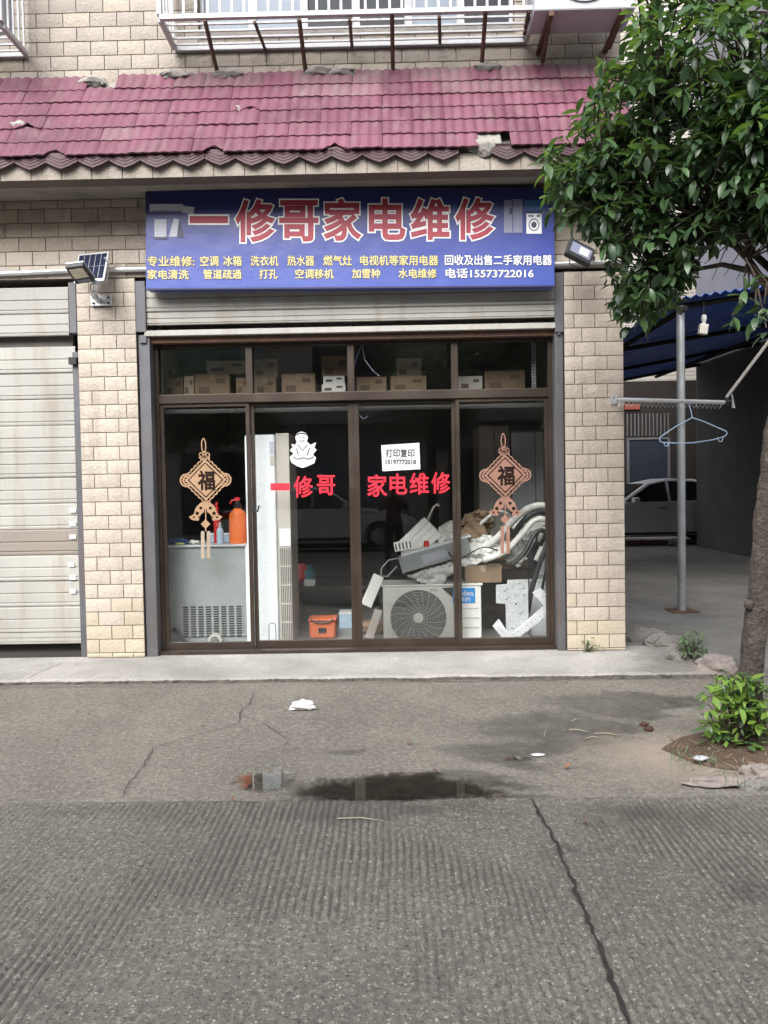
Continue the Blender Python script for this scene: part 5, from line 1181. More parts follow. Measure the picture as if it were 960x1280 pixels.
carton('wide dim brown box beside the right upright', 606, 656, 463, 0, .50, 'cardboard', False)
mb = MB(); mb.tube([at(452, 432, .2), at(446, 445, .24), at(440, 470, .26), at(444, 490, .25)], .005, 5); mb.tube([at(453, 432, .2), at(456, 450, .25), at(465, 462, .24), at(474, 470, .26)], .005, 5); mb.tube([at(440, 500, .2), at(446, 515, .23), at(454, 524, .22), at(460, 520, .22)], .005, 5)
M['wire'] = mat('pale_blue_wire', (.38, .42, .55), .5); tag(mb.build('loose_wire', 'wire', None, True), 'loose pale blue wires dangling at the middle of the shop front', 'wire')

# ------------------------------------------------------------------ leaves, tree, shrubs
def leaf_geo(l, wd, curl, fold):
    vs = []; st = ((0, .0), (.18, .55), (.42, 1.), (.68, .9), (.88, .45), (1, 0))
    fs = []
    for i, (u, w_) in enumerate(st):
        z = -curl*u*u*l; y = u*l; h = wd*w_/2
        if w_ == 0: vs.append((0, y, z))
        else: vs += [(-h, y, z+fold*h), (0, y, z), (h, y, z+fold*h)]
    fs += [(0, 2, 1), (0, 3, 2)]
    for i in range(3): a = 1+3*i; fs += [(a, a+1, a+4, a+3), (a+1, a+2, a+5, a+4)]
    fs += [(10, 11, 13), (11, 12, 13)]
    return vs, fs
LV = [leaf_geo(1, .46, .22, .25), leaf_geo(1, .40, .4, .35), leaf_geo(1, .52, .1, .15), leaf_geo(1, .44, .55, .2)]
def frame_of(d, up):
    d = d.normalized(); s = d.cross(up)
    if s.length < 1e-3: s = d.orthogonal()
    s.normalize(); n = s.cross(d).normalized()
    return Matrix((s, d, n)).transposed()
def shoot(out, p, axis, n, size, mats, rnd, droop=.35):
    axis = axis.normalized(); o = axis.orthogonal().normalized(); b = axis.cross(o); ph = rnd.random()*6.3
    for k in range(n):
        a = ph+k*2.4; tl = radians(rnd.uniform(45, 105))
        d = axis*cos(tl)+(o*cos(a)+b*sin(a))*sin(tl)+Vector((0, 0, -droop*rnd.random()))
        sz = size*rnd.uniform(.5, 1.3)
        out.append((p+axis*rnd.uniform(-.05, .015)+d.normalized()*.012, frame_of(d, Vector((0, 0, 1))+Vector((rnd.uniform(-.35, .35), rnd.uniform(-.35, .35), 0)))*sz, rnd.randrange(4), mats(rnd)))
def merge_leaves(name, L_, mats, parent):
    vs = []; fs = []; mi = []; org = wloc(parent)
    for p, X, k, m in L_:
        lv, lf = LV[k]; o = len(vs); p = p-org
        vs += [tuple(X @ Vector(q)+p) for q in lv]; fs += [[i+o for i in f] for f in lf]; mi += [m]*len(lf)
    me = bpy.data.meshes.new(name); me.from_pydata(vs, [], fs)
    for q in mats: me.materials.append(M[q])
    me.polygons.foreach_set('material_index', mi); me.polygons.foreach_set('use_smooth', [True]*len(fs)); me.update()
    return link(name, me, parent)
LMATS = ['leaf_dark', 'leaf_mid', 'leaf_young']
LMESH = {}
for k in range(4):
    for m in range(3):
        me = bpy.data.meshes.new('leaf'); me.from_pydata(LV[k][0], [], LV[k][1]); me.materials.append(M[LMATS[m]]); me.polygons.foreach_set('use_smooth', [True]*len(me.polygons)); LMESH[(k, m)] = me

TB = gnd(941, 932); TB = Vector((TB.x, TB.y, -.02))
tree = thing('broadleaf_tree', 'glossy leaved tree with a rough leaning trunk at the right edge', 'tree', TB)
yT = TB.y
tr_pts = [TB, at(938, 870, yT), at(940, 830, yT), at(946, 770, yT), at(952, 720, yT), at(957, 640, yT), at(966, 560, yT), at(985, 470, yT+.05), at(990, 380, yT+.1), at(985, 290, yT+.1)]
rs = [.075, .062, .058, .060, .056, .054, .052, .052, .048, .045]
mb = MB(); S_ = []; R_ = []
for i in range(len(tr_pts)-1):
    for k in range(5): S_.append(tr_pts[i].lerp(tr_pts[i+1], k/5)+Vector((.006*noise.noise((i+k*.2, 0, 0)), .006*noise.noise((0, i+k*.2, 3)), 0))); R_.append((rs[i]+(rs[i+1]-rs[i])*k/5)*(1+.12*noise.noise((i*1.7+k*.37, 7, 0))))
S_.append(tr_pts[-1]); R_.append(rs[-1]); mb.tube(S_, R_, 18)
mb.v = [tuple(Vector(p)*1+Vector((.010*noise.noise(Vector(p)*22), .010*noise.noise(Vector(p)*22+Vector((5, 0, 0))), 0))) for p in mb.v]
for (a, b, r) in ((936, 756, .025), (948, 700, .02)): lump(mb, at(a, b, yT-.03), r, a, 0, (1, 1, 1.2), 6)
trunk = mb.build('trunk', 'trunk', tree, True, ang=80)
poly = [(812, -30), (800, 5), (783, 30), (778, 55), (752, 72), (736, 110), (740, 128), (726, 142), (722, 182), (690, 190), (676, 205), (680, 222), (700, 236), (704, 262), (728, 278), (762, 286), (765, 312), (770, 330), (764, 352), (744, 374), (750, 380), (770, 384), (778, 394), (806, 394), (812, 380), (824, 366), (836, 372), (834, 352), (850, 344), (866, 330), (866, 306), (884, 300), (900, 292), (915, 285), (930, 292), (945, 305), (975, 310), (975, -30)]
def inpoly(x, y, P_):
    c = False; j = len(P_)-1
    for i in range(len(P_)):
        if (P_[i][1] > y) != (P_[j][1] > y) and x < (P_[j][0]-P_[i][0])*(y-P_[i][1])/(P_[j][1]-P_[i][1])+P_[i][0]: c = not c
        j = i
    return c
rt = random.Random(23)
blobs = [((2.35, -1.95, 4.0), (1.45, 1.15, 1.5)), ((1.55, -1.75, 3.45), (.85, .75, .75)), ((1.25, -1.65, 3.05), (.55, .5, .45)), ((1.75, -1.8, 2.75), (.55, .45, .5)), ((3.1, -2.0, 3.3), (.9, .9, .9)), ((2.6, -2.5, 3.2), (.8, .7, .7)), ((1.62, -1.7, 2.5), (.32, .3, .32)), ((2.2, -2.35, 2.95), (.5, .35, .38)), ((2.0, -2.2, 3.1), (.5, .4, .4))]
tips = []
tries = 0
while len(tips) < 3350 and tries < 420000:
    tries += 1
    c, r = rt.choice(blobs); d = Vector((rt.gauss(0, 1), rt.gauss(0, 1), rt.gauss(0, 1))).normalized(); q = rt.random()**.45
    p = Vector((c[0]+d.x*r[0]*q, c[1]+d.y*r[1]*q, c[2]+d.z*r[2]*q))
    px, py = proj(p)
    if 0 < px < 975 and 0 < py < 1280:
        if not inpoly(px+rt.gauss(0, 7), py+rt.gauss(0, 7), poly): continue
        if py > 300 and px < 860 and rt.random() < .25: continue
        if px > 850 and 285 < py < 330 and rt.random() < .5: continue
        if any(abs(px-a) < 14 and abs(py-b) < 12 for a, b in ((815, 228), (845, 262), (772, 275), (830, 300), (800, 320), (762, 205), (880, 245), (905, 205), (790, 120), (845, 170), (930, 255), (745, 245))): continue
    elif p.z < 2.6: continue
    if (p-CAMLOC).length < 1.9: continue
    if p.y > -.55: continue
    ax = (d*.7+Vector((0, -.2, .75))).normalized()
    tips.append((p, ax))
# a low twig at the right edge
for (a, b, y_) in ((945, 345, -2.4), (930, 365, -2.35), (955, 380, -2.4), (915, 395, -2.3), (958, 410, -2.5), (944, 395, -2.4)): tips.append((at(a, b, y_), Vector((-.4, -.2, .5))))
leaves = []
for p, ax in tips:
    young = p.z > 3.1 and ax.z > .55 and rt.random() < .38
    mf = (lambda r: 2 if r.random() < .62 else 1) if young else (lambda r: (0, 0, 1, 1)[r.randrange(4)])
    shoot(leaves, p, ax, rt.randrange(6, 10), .080 if p.y < -1.2 else .076, mf, rt, .5 if p.z > 2.9 else .8)
def vis(L_):
    px, py = proj(L_[0])
    return 6 < px < 954 and 6 < py < 1274
iv = sorted([i for i, q in enumerate(leaves) if vis(q)], key=lambda i: (leaves[i][0]-CAMLOC).length-.9*rt.random()*.3)
front = set(iv[:300])
foliage = merge_leaves('foliage', [q for i, q in enumerate(leaves) if i not in front], LMATS, tree); foliage['kind'] = 'stuff'
for i in front:
    p, X, k, m = leaves[i]; o = link('leaf', LMESH[(k, m)], tree)
    o.matrix_local = Matrix.Translation(p-TB) @ X.to_4x4()
# limbs and twigs
mb = MB(); hub = tr_pts[-3]; anchors = []
for tgt in ((1.25, -1.7, 3.15), (1.6, -1.75, 3.6), (1.9, -1.8, 4.4), (2.4, -1.9, 4.9), (3.0, -2.0, 4.3), (2.5, -2.4, 3.6), (1.7, -1.75, 2.85), (3.2, -2, 3.4), (2.0, -1.5, 3.9), (1.55, -1.7, 2.6)):
    t_ = Vector(tgt); st = tr_pts[-3].lerp(tr_pts[-1], rt.random()); md = st.lerp(t_, .5)+Vector((rt.uniform(-.12, .12), rt.uniform(-.1, .1), .12))
    pts = [st, st.lerp(md, .5)+Vector((0, 0, .05)), md, md.lerp(t_, .5), t_]; mb.tube(pts, [.022, .018, .014, .010, .006], 8); anchors += pts[1:]
tn = MB()
for p, ax in tips:
    a = min(anchors, key=lambda q: (q-p).length)
    if (a-p).length < .75 or rt.random() < .3: tn.tube([a, a.lerp(p, .5)+Vector((rt.uniform(-.05, .05), rt.uniform(-.05, .05), rt.uniform(-.02, .06))), p], [.007, .005, .003], 4, caps=False)
for a, b, c, d in ((935, 300, 880, 330), (940, 290, 868, 318), (945, 300, 905, 345), (960, 305, 885, 300), (925, 285, 890, 350), (955, 310, 920, 350)):
    p, q = at(a, b, -2.2), at(c, d, -2.0); tn.tube([p, p.lerp(q, .5)+Vector((0, 0, .03)), q], [.006, .004, .002], 4)
lb_ = mb.build('limbs', 'twig', tree, True); tw = tn.build('twigs', 'twig', tree); tw['kind'] = 'stuff'; lb_['kind'] = 'stuff'

# soil bed with kerb stones
mb = MB(); outl = G2([(826, 936), (850, 920), (885, 912), (930, 905), (985, 905), (1060, 940), (1060, 985), (985, 985), (950, 965), (905, 962), (870, 955)])
c_ = Vector((sum(p[0] for p in outl)/len(outl), sum(p[1] for p in outl)/len(outl))); vs = [(c_.x, c_.y, .035)]; n = len(outl); rings = 6
for r_ in range(1, rings+1):
    for i in range(n*4):
        a, b = Vector(outl[i//4]), Vector(outl[(i//4+1) % n]); e = a.lerp(b, (i % 4)/4); q = c_.lerp(e, r_/rings); z = .035*(1-(r_/rings)**2)+.012*noise.noise((q.x*14, q.y*14, 0))+.006
        vs.append((q.x, q.y, z if r_ < rings else .002))
fs = [(0, i+1, (i+1) % (4*n)+1) for i in range(4*n)]
for r_ in range(rings-1):
    for i in range(4*n): a = 1+r_*4*n; b = a+4*n; fs.append((a+i, b+i, b+(i+1) % (4*n), a+(i+1) % (4*n)))
mb.add(vs, fs); tag(mb.build('soil_bed', 'soil', None, True), kind='structure')
# litter of dead grass and leaf bits on the soil
mb = MB()
for i in range(90):
    a, b = rt.uniform(835, 965), rt.uniform(918, 966); p = gnd(a, b, .03)
    if a < 840+(966-b)*-.2: continue
    d = Vector((rt.uniform(-1, 1), rt.uniform(-1, 1), rt.uniform(0, .5))).normalized()*rt.uniform(.02, .07); mb.tube([p, p+d*.5+Vector((0, 0, .006)), p+d], [.0022, .002, .0008], 3, rt.randrange(2))
o = mb.build('ground_litter', ['straw', 'dryleaf']); tag(o, 'dead straw and bits of leaf strewn over the soil by the tree', 'litter', None, 'stuff')
ks = [('long rough kerb stone touching the tiled pier corner', (800, 800), .13, (1.6, .8, .75), 'rock'), ('rough kerb stone second from the pier, before the weed', (836, 808), .13, (1.5, .8, .75), 'rock'),
      ('broken kerb stone right behind the grey weed', (864, 826), .12, (1.3, .9, .8), 'rock'), ('pinkish kerb block between the weed and the tree trunk', (896, 838), .13, (1.2, .9, .8), 'pinkrock'),
      ('flat pinkish slab piece at the foot of the soil bed', (905, 974), .10, (1.7, .6, .2), 'pinkrock'), ('pale stone at the right edge below the shrub', (950, 966), .06, (1.3, .8, .7), 'pinkrock'), ('low pale stone right edge, nearest to the road', (948, 980), .05, (1.5, .7, .5), 'rock')]
for i, (lab, (a, b), r, f, mk) in enumerate(ks):
    p = gnd(a, b, .02); mb = MB(); lump(mb, (p.x, p.y, r*f[2]*.55), r, i*2.7+1, 0, f, 20); tag(mb.build('kerb_stone', mk, None, True, ang=50), lab, 'stone', 'broken kerb stones')

def bush(name, label, cat, base, tipsL, size, mats, sd, stem_m='twig', nl=(6, 9), droop=.3, mix_=(0, 1, 1)):
    t = thing(name, label, cat, base); r_ = random.Random(sd); L_ = []; mb = MB()
    for p, ax in tipsL:
        shoot(L_, p, ax, r_.randrange(*nl), size, lambda q: q.choice(mix_), r_, droop); mb.tube([base+Vector((r_.uniform(-.03, .03), r_.uniform(-.03, .03), 0)), base.lerp(p, .5)+Vector((0, 0, .03)), p], [.004, .003, .002], 4)
    st = mb.build('stem', stem_m, t); st['kind'] = 'stuff'
    if size > .06:
        near = sorted(range(len(L_)), key=lambda i: (L_[i][0]-CAMLOC).length)[:120]
        for i in near:
            p, X, k, m = L_[i]; me = SM.get((k, mats[m]))
            if me is None: me = bpy.data.meshes.new('leaf'); me.from_pydata(LV[k][0], [], LV[k][1]); me.materials.append(M[mats[m]]); me.polygons.foreach_set('use_smooth', [True]*len(me.polygons)); SM[(k, mats[m])] = me
            o = link('leaf', me, t); o.matrix_local = Matrix.Translation(p-base) @ X.to_4x4()
        L_ = [q for i, q in enumerate(L_) if i not in set(near)]
    f = merge_leaves('foliage', L_, mats, t); f['kind'] = 'stuff'; return t
SM = {}
sb = gnd(918, 938); tl = []
for i in range(95):
    a, b = rt.uniform(884, 962), rt.uniform(842, 930); 
    if (a-922)**2/42**2+(b-888)**2/48**2 > 1: continue
    p = at(a, b, sb.y+rt.uniform(-.12, .14)); tl.append((p, Vector((rt.uniform(-.5, .4), rt.uniform(-.7, .2), .8))))
for (a, b) in ((902, 850), (885, 880), (935, 852), (955, 858), (915, 865)): tl.append((at(a, b, sb.y-.05), Vector((rt.uniform(-.4, .4), -.3, .9))))
bush('shrub', 'bright green leafy shrub growing at the foot of the tree trunk', 'shrub', Vector((sb.x, sb.y, .02)), tl, .064, ['leaf_mid', 'leaf_fresh', 'leaf_dark'], 4)
wb = gnd(868, 826, .06); bush('weed_plant', 'grey green weed growing over the broken kerb stones', 'weed', Vector((wb.x, wb.y, .02)), [(at(rt.uniform(852, 884), rt.uniform(795, 824), wb.y+rt.uniform(-.08, .08)), Vector((rt.uniform(-.6, .6), -.4, .8))) for _ in range(30)], .048, ['leaf_grey', 'leaf_grey', 'leaf_mid'], 5)
wb = gnd(740, 820, .06); bush('weed_plant', 'small bright weed sprouting against the foot of the right pier', 'weed', Vector((wb.x, -.04, .06)), [(at(a, b, -.06), Vector((rt.uniform(-.4, .4), -.4, .8))) for a, b in ((735, 799), (737, 806), (733, 812), (746, 812), (750, 808), (743, 816), (738, 815))], .036, ['leaf_mid', 'leaf_young', 'leaf_mid'], 6, nl=(5, 7))
mb = MB()
GR = MB()
for i in range(160):
    a, b = (rt.uniform(838, 905), rt.uniform(928, 962)) if i < 110 else (rt.uniform(900, 960), rt.uniform(955, 985)); p = gnd(a, b, .02); hh = rt.uniform(.015, .05); d = Vector((rt.uniform(-.03, .03), rt.uniform(-.03, .03), hh)); s = Vector((rt.uniform(-1, 1), rt.uniform(-1, 1), 0)).normalized()*.003
    GR.add([p-s, p+s, p+d], [(0, 1, 2)])
tag(GR.build('grass', 'leaf_grey'), 'short sparse grass blades at the edge of the soil bed', 'grass', None, 'stuff')

# ------------------------------------------------------------------ carport side
# plastered neighbour wall on the right and its rounded corner
nb = thing('plastered_building', 'grey plastered building bounding the carport on the right', 'building', (9, 6, .05))
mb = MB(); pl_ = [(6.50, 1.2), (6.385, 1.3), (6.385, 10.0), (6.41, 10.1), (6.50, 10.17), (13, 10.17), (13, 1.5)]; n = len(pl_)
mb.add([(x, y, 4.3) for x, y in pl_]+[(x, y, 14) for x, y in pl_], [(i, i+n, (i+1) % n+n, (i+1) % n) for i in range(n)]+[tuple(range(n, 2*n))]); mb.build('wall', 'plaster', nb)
M['shaderender'] = mat('shade_darkened_render', (.075, .073, .072), .95, var=.2, scale=1.5, bump=.3, stain=(.14, .138, .135), stain_amt=.5, stain_scale=1.1)  # render colour darkened to paint in the shade under the awning
mb = MB(); mb.add([(x, y, .04) for x, y in pl_]+[(x, y, 4.299) for x, y in pl_], [(i, i+n, (i+1) % n+n, (i+1) % n) for i in range(n)]); mb.build('lower_wall', 'shaderender', nb)
mb = MB(); mb.box(5.0, 6.37, 1.2, 1.45, .04, 3.4); tag(mb.build('light_blocker_wall', 'shaderender', None), 'unseen added wall cutting street light beside the carport entrance', 'wall')  # added out of view to cut the street light reaching the carport
mb = MB(); mb.box(6.36, 6.384, 1.6, 10.1, 4.5, 4.56); mb.build('ledge', 'plaster', nb)
# awning
fA = at(838, 375, 1.75); 
aw = thing('carport_awning', 'blue corrugated steel carport awning on a single pole', 'awning', (4.6, 6, fA.z))
def corr(x, y): return .016*sin((x)*2*pi/.10)
X0a, X1a, Y0a, Y1a = fA.x, 6.375, 1.75, 10.2
def awz(x, y): return fA.z-.03*(y-Y0a)/(Y1a-Y0a)+(x-X0a)*(.13+.055*(y-Y0a)/(Y1a-Y0a))
xs = lin(X0a, X1a, 132); vs = []; fs = []
for y in (Y0a, Y1a):
    for th in (0, .004):
        vs += [(x, y, awz(x, y)+corr(x, y)+th) for x in xs]
k = len(xs)
for i in range(k-1): fs += [(i, i+1, 2*k+i+1, 2*k+i), (k+i, 3*k+i, 3*k+i+1, k+i+1), (i, k+i, k+i+1, i+1), (2*k+i, 2*k+i+1, 3*k+i+1, 3*k+i)]
fs += [(0, 2*k, 3*k, k), (k-1, 2*k-1, 4*k-1, 3*k-1)]
mb = MB(); mb.add(vs, fs); mb.build('roof_sheet', 'bluemetal', aw, True)
pb = gnd(852.5, 764, .05); ptop = awz(pb.x, pb.y)-.03
mb = MB(); mb.tube([(pb.x, pb.y, .051), (pb.x, pb.y, ptop-.02)], .042, 14); pole = mb.build('pole', 'galvpole', aw, True)
mb = MB(); mb.box(pb.x-.14, pb.x+.14, pb.y-.14, pb.y+.14, .0505, .062); mb.build('foot_plate', 'rust', pole, bevel=.003)
for y in (1.9, 4.5, 7.2, 9.8):
    mb = MB(); a, b = Vector((X0a+.02, y, awz(X0a, y)-.055)), Vector((X1a, y, awz(X1a, y)-.055)); mb.tube([a, b], .03, 4); mb.build('purlin', 'gate', aw)
for x in (pb.x, 5.6):
    mb = MB(); a, b = Vector((x, Y0a+.02, awz(x, Y0a)-.10)), Vector((x, Y1a, awz(x, Y1a)-.10)); mb.tube([a, b], .035, 4); mb.build('rafter', 'gate', aw)
p = at(880, 405, 1.85); t = thing('hanging_lamp', 'white lamp hanging under the front of the blue awning', 'lamp', p)
mb = MB(); mb.tube([(p.x, p.y, awz(p.x, p.y)-.0), (p.x, p.y, p.z+.08)], .006, 5); mb.build('cord', 'black', t)
mb = MB(); mb.lathe(p, [(0, .09), (.025, .09), (.03, .05), (.018, .02), (.018, .0)], 12); mb.build('socket', 'white_metal', t, True)
mb = MB(); mb.cbox((p.x-.01, p.y, p.z-.055), (.085, .07, .11), Matrix.Rotation(.15, 3, 'Y')); mb.build('lamp_shade', 'beigeside', t, bevel=.01)
# drying rod, its stay, and the hanger
YR = -.07
t = thing('drying_rod', 'metal clothes drying rod with a zigzag hook wire beside the right pier', 'drying rod', at(772, 500, YR))
mb = MB(); a, b = at(769, 499.5, YR), at(906, 503, YR); mb.tube([a, b], .017, 10); rod = mb.build('rod', 'alu', t, True)
mb = MB(); mb.lathe(b, [(0, .0), (.026, .0), (.026, .035), (0, .035)], 12, 0, 'X'); mb.build('end_joint', 'black', t, True)
mb = MB(); mb.tube([a+Vector((-.004, .02, .03)), a+Vector((.004, .075, .03))], .010, 6); mb.box(a.x-.02, a.x+.03, YR+.05, YR+.062, a.z-.03, a.z+.04); mb.build('wall_mount', 'alu', t)
zg = []
for k in range(50): q = a.lerp(b, .03+.94*k/49); zg.append(q+Vector((0, 0, -.018 if k % 2 else -.052)))
mb = MB(); mb.tube(zg, .0035, 4); mb.build('hook_wire', 'alu', t)
mb = MB(); c0 = at(908, 497, YR); c1 = at(960, 428, YR); c2 = c0+(c1-c0)*2.6; mb.tube([c0, c1, c2], .013, 8); mb.build('stay', 'beigeside', t, True)
p = at(915, 492, YR-.02); mb = MB(); mb.tube([p, at(916.5, 505, YR-.02), at(917, 510, YR-.02)], [.004, .010, .014], 8); mb.build('pull_tassel', 'white_metal', t, True)
YH = YR
t = thing('clothes_hanger', 'light blue clothes hanger hanging from the drying rod', 'hanger', at(865, 508, YH))
hk = [(871, 513), (870, 508.5), (866, 506.5), (862.5, 508), (861.5, 512), (864, 519), (865, 526)]
mb = MB(); mb.tube([at(x, y-4.5, YH) for x, y in hk], .0042, 6); mb.build('hook', 'hanger', t, True)
bd = [(865, 524), (858, 528), (845, 535), (830, 545), (825, 549), (824.5, 553), (828, 555), (845, 556), (866, 555.5), (890, 552), (906, 547.5), (909, 544), (907.5, 541), (895, 535.5), (880, 529), (871, 526)]
mb = MB(); mb.tube([at(x, y-2, YH) for x, y in bd], .0048, 6, 0, True); mb.build('shoulder_bar', 'hanger', t, True)
for pts in ([(830, 555), (831, 559), (834, 560), (836, 556)], [(897, 550), (899, 554), (902, 554), (904, 549)]): mb = MB(); mb.tube([at(x, y-2, YH) for x, y in pts], .004, 6); mb.build('notch', 'hanger', t, True)

# car under the awning (side on, facing left)
def make_car(name, label, cx, cy, face=-1, z0=.05):
    t = thing(name, label, 'car', (cx, cy, z0), 'silver cars')
    W = .86
    def X(u): return cx+face*u
    def solid(nm, pts, mk, par=t, bev=.0, smooth=False):        # pts: (u along car, z, half width)
        mb = MB(); n = len(pts); vs = [(X(u), cy-w_, z0+z) for u, z, w_ in pts]+[(X(u), cy+w_, z0+z) for u, z, w_ in pts]
        mb.add(vs, [tuple(range(n)), tuple(range(2*n-1, n-1, -1))]+[(i, (i+1) % n, (i+1) % n+n, i+n) for i in range(n)]); return mb.build(nm, mk, par, smooth, bev)
    def side(nm, pts, mk, par, off=.004, th=.004, s=-1):
        mb = MB(); n = len(pts); yv = lambda z: (W+.004 if z < .93 else W-(z-.93)*.36)
        vs = [(X(u), cy+s*(yv(z)+off), z0+z) for u, z in pts]+[(X(u), cy+s*(yv(z)+off-th), z0+z) for u, z in pts]
        mb.add(vs, [tuple(range(n)), tuple(range(2*n-1, n-1, -1))]+[(i, (i+1) % n, (i+1) % n+n, i+n) for i in range(n)]); return mb.build(nm, mk, par)
    def arch(u0): return [(u0+.36*cos(a), .30+.36*sin(a)) for a in lin(pi*.94, pi*.06, 8)]
    low = [(-2.22, .30)]+arch(-1.33)+[(-.9, .22), (.85, .22)]+[(u, z) for u, z in arch(1.38)]+[(2.24, .26), (2.28, .5), (2.2, .68), (1.6, .84), (.95, .93), (-1.5, .97), (-2.15, .95), (-2.27, .75), (-2.26, .5)]
    body = solid('body', [(u, z, W if abs(u) < 1.9 else W-.10) for u, z in low], 'carpaint', t, .025)
    roofl = [(.98, .90, W-.03), (.28, 1.36, .60), (-.2, 1.45, .57), (-.75, 1.43, .57), (-1.1, 1.36, .59), (-1.75, .95, W-.04)]
    solid('cabin', roofl, 'carpaint', t, .03)
    for s in (-1, 1):
        side('side_window', [(.80, .955), (.24, 1.32), (-.10, 1.385), (-.12, .955)], 'carglass', t, .006, .008, s); side('side_window', [(-.18, .955), (-.16, 1.388), (-.7, 1.375), (-1.02, 1.30), (-1.36, .97)], 'carglass', t, .006, .008, s)
        dr = side('door', [(.86, .30), (.90, .935), (-.13, .945), (-.13, .30)], 'carpaint', t, .006, .01, s); side('handle', [(.12, .80), (.12, .835), (-.08, .84), (-.08, .805)], 'chrome', dr, .03, .03, s)
        dr = side('door', [(-.15, .30), (-.15, .945), (-1.16, .955), (-1.02, .62), (-.88, .30)], 'carpaint', t, .006, .01, s); side('handle', [(-.8, .80), (-.8, .835), (-1.0, .84), (-1.0, .805)], 'chrome', dr, .03, .03, s)
        side('sill_trim', [(.86, .24), (.86, .29), (-.88, .29), (-.88, .24)], 'tyre', t, .008, .01, s)
        mb = MB(); mb.cbox((X(.62), cy+s*(W+.11), z0+.99), (.13, .20, .12)); mb.build('wing_mirror', 'carpaint', t, bevel=.03)
        side('headlight', [(2.12, .62), (1.75, .74), (1.72, .66), (2.15, .55)], 'acblue', t, -.05, .08, s); side('tail_light', [(-2.2, .9), (-1.9, .92), (-1.95, .78), (-2.22, .74)], 'redplastic', t, -.06, .1, s)
        for u in (1.38, -1.33):
            mb = MB(); c = (X(u), cy+s*(W-.11), z0+.312); mb.lathe(c, [(.19, -.1), (.29, -.1), (.312, -.07), (.312, .07), (.29, .1), (.19, .1)], 24, 0, 'Y'); wh = mb.build('wheel', 'tyre', t, True)
            mb = MB(); mb.lathe((c[0], c[1]+s*.095, c[2]), [(0, .0), (.05, s*.01), (.19, -s*.01)], 16, 0, 'Y'); mb.build('rim', 'chrome', wh, True)
    mb = MB(); ws = [(.95, .945, .74), (.32, 1.335, .57)]
    mb.add([(X(u)+face*.01, cy-w_, z0+z+.012) for u, z, w_ in ws]+[(X(u)+face*.01, cy+w_, z0+z+.012) for u, z, w_ in reversed(ws)]+[(X(u), cy-w_, z0+z) for u, z, w_ in ws]+[(X(u), cy+w_, z0+z) for u, z, w_ in reversed(ws)], [(0, 1, 2, 3), (0, 4, 5, 1), (1, 5, 6, 2), (2, 6, 7, 3), (3, 7, 4, 0)]); mb.build('windscreen', 'carglass', t)
    return t
make_car('silver_car', 'silver sedan parked side on under the blue awning', 5.82, 11.3)
for i, (px, lab) in enumerate(((815, 'dark timber baulk lying before the parked car'), (846, 'dark stone lump before the parked car'))):
    p = gnd(px, 681, .06); mb = MB()
    if i == 0: mb.box(p.x-.55, p.x+.25, p.y-.1, p.y+.08, .051, .16); o = mb.build('timber_baulk', 'rust', None, bevel=.02)
    else: lump(mb, (p.x-.1, p.y-.15, .12), .12, 3, 0, (1.1, .9, .75), 9); o = mb.build('stone', 'rock', None, True)
    tag(o, lab, 'timber' if i == 0 else 'stone')
# gate wall behind the car
YG = 13.2
gt = thing('rear_shop_front', 'dark rear shop front with grille doors behind the parked car', 'building', (6, YG, .05))
zg_ = at(820, 476, YG).z
mb = MB(); mb.box(2, 11, YG, YG+1.5, .05, zg_); mb.build('wall', 'gate', gt)
x0, x1, z0, z1 = rect(786, 547, 834, 600, YG)
mb = MB(); mb.box(x0, x1, YG-.02, YG-.001, .06, z1); wn = mb.build('window', 'windark', gt)
mb = MB(); mb.box(x0-.06, x0, YG-.05, YG-.001, .06, z1); mb.box(x1, x1+.06, YG-.05, YG-.001, .06, z1); mb.box(x0, x1, YG-.05, YG-.021, z1-.05, z1); mb.build('frame', 'steel', wn)
g0, g1, h0, h1 = rect(784, 517, 835, 545, YG)
for k in range(12): x = g0+(g1-g0)*k/11; mb = MB(); mb.box(x-.012, x+.012, YG-.03, YG-.004, h0, h1); mb.build('grille_bar', 'steel', gt)
x0, x1, z0, z1 = rect(780, 505, 799, 512, YG); mb = MB(); mb.box(x0, x1, YG-.05, YG-.035, z0, z1); tag(mb.build('red_banner', 'bannerred'), 'small faded red banner above the rear grille doors', 'banner')
# tall building behind
M['siding'] = mat('pale_banded_tile_facade', (.33, .305, .275), .7, var=.06, scale=.6, stain=(.3, .27, .24), stain_amt=.4, stain_scale=.5, streak=True)
rb = thing('rear_building', 'tall pale tiled building behind the carport', 'building', (6, 18, .05))
mb = MB(); mb.box(0, 16, 17.2, 26, .05, 16.8); mb.build('wall', 'cement', rb)
mb = MB()
for k in range(117): z = 3.0+k*.117; mb.box(.05, 15.95, 17.17, 17.199, z, z+.105)
cr = mb.build('tile_course', 'siding', rb); cr['kind'] = 'stuff'
x0, x1, z0, z1 = rect(798, 12, 846, 30, 17.15)
mb = MB(); mb.box(x0, x1, 17.10, 17.165, z0, z1); wn = mb.build('window', 'winframe', rb)
for k in range(3): a, b = x0+(x1-x0)*k/3, x0+(x1-x0)*(k+1)/3; mb = MB(); mb.box(a+.05, b-.05, 17.08, 17.099, z0+.06, z1-.06); mb.build('pane', 'carglass', wn)

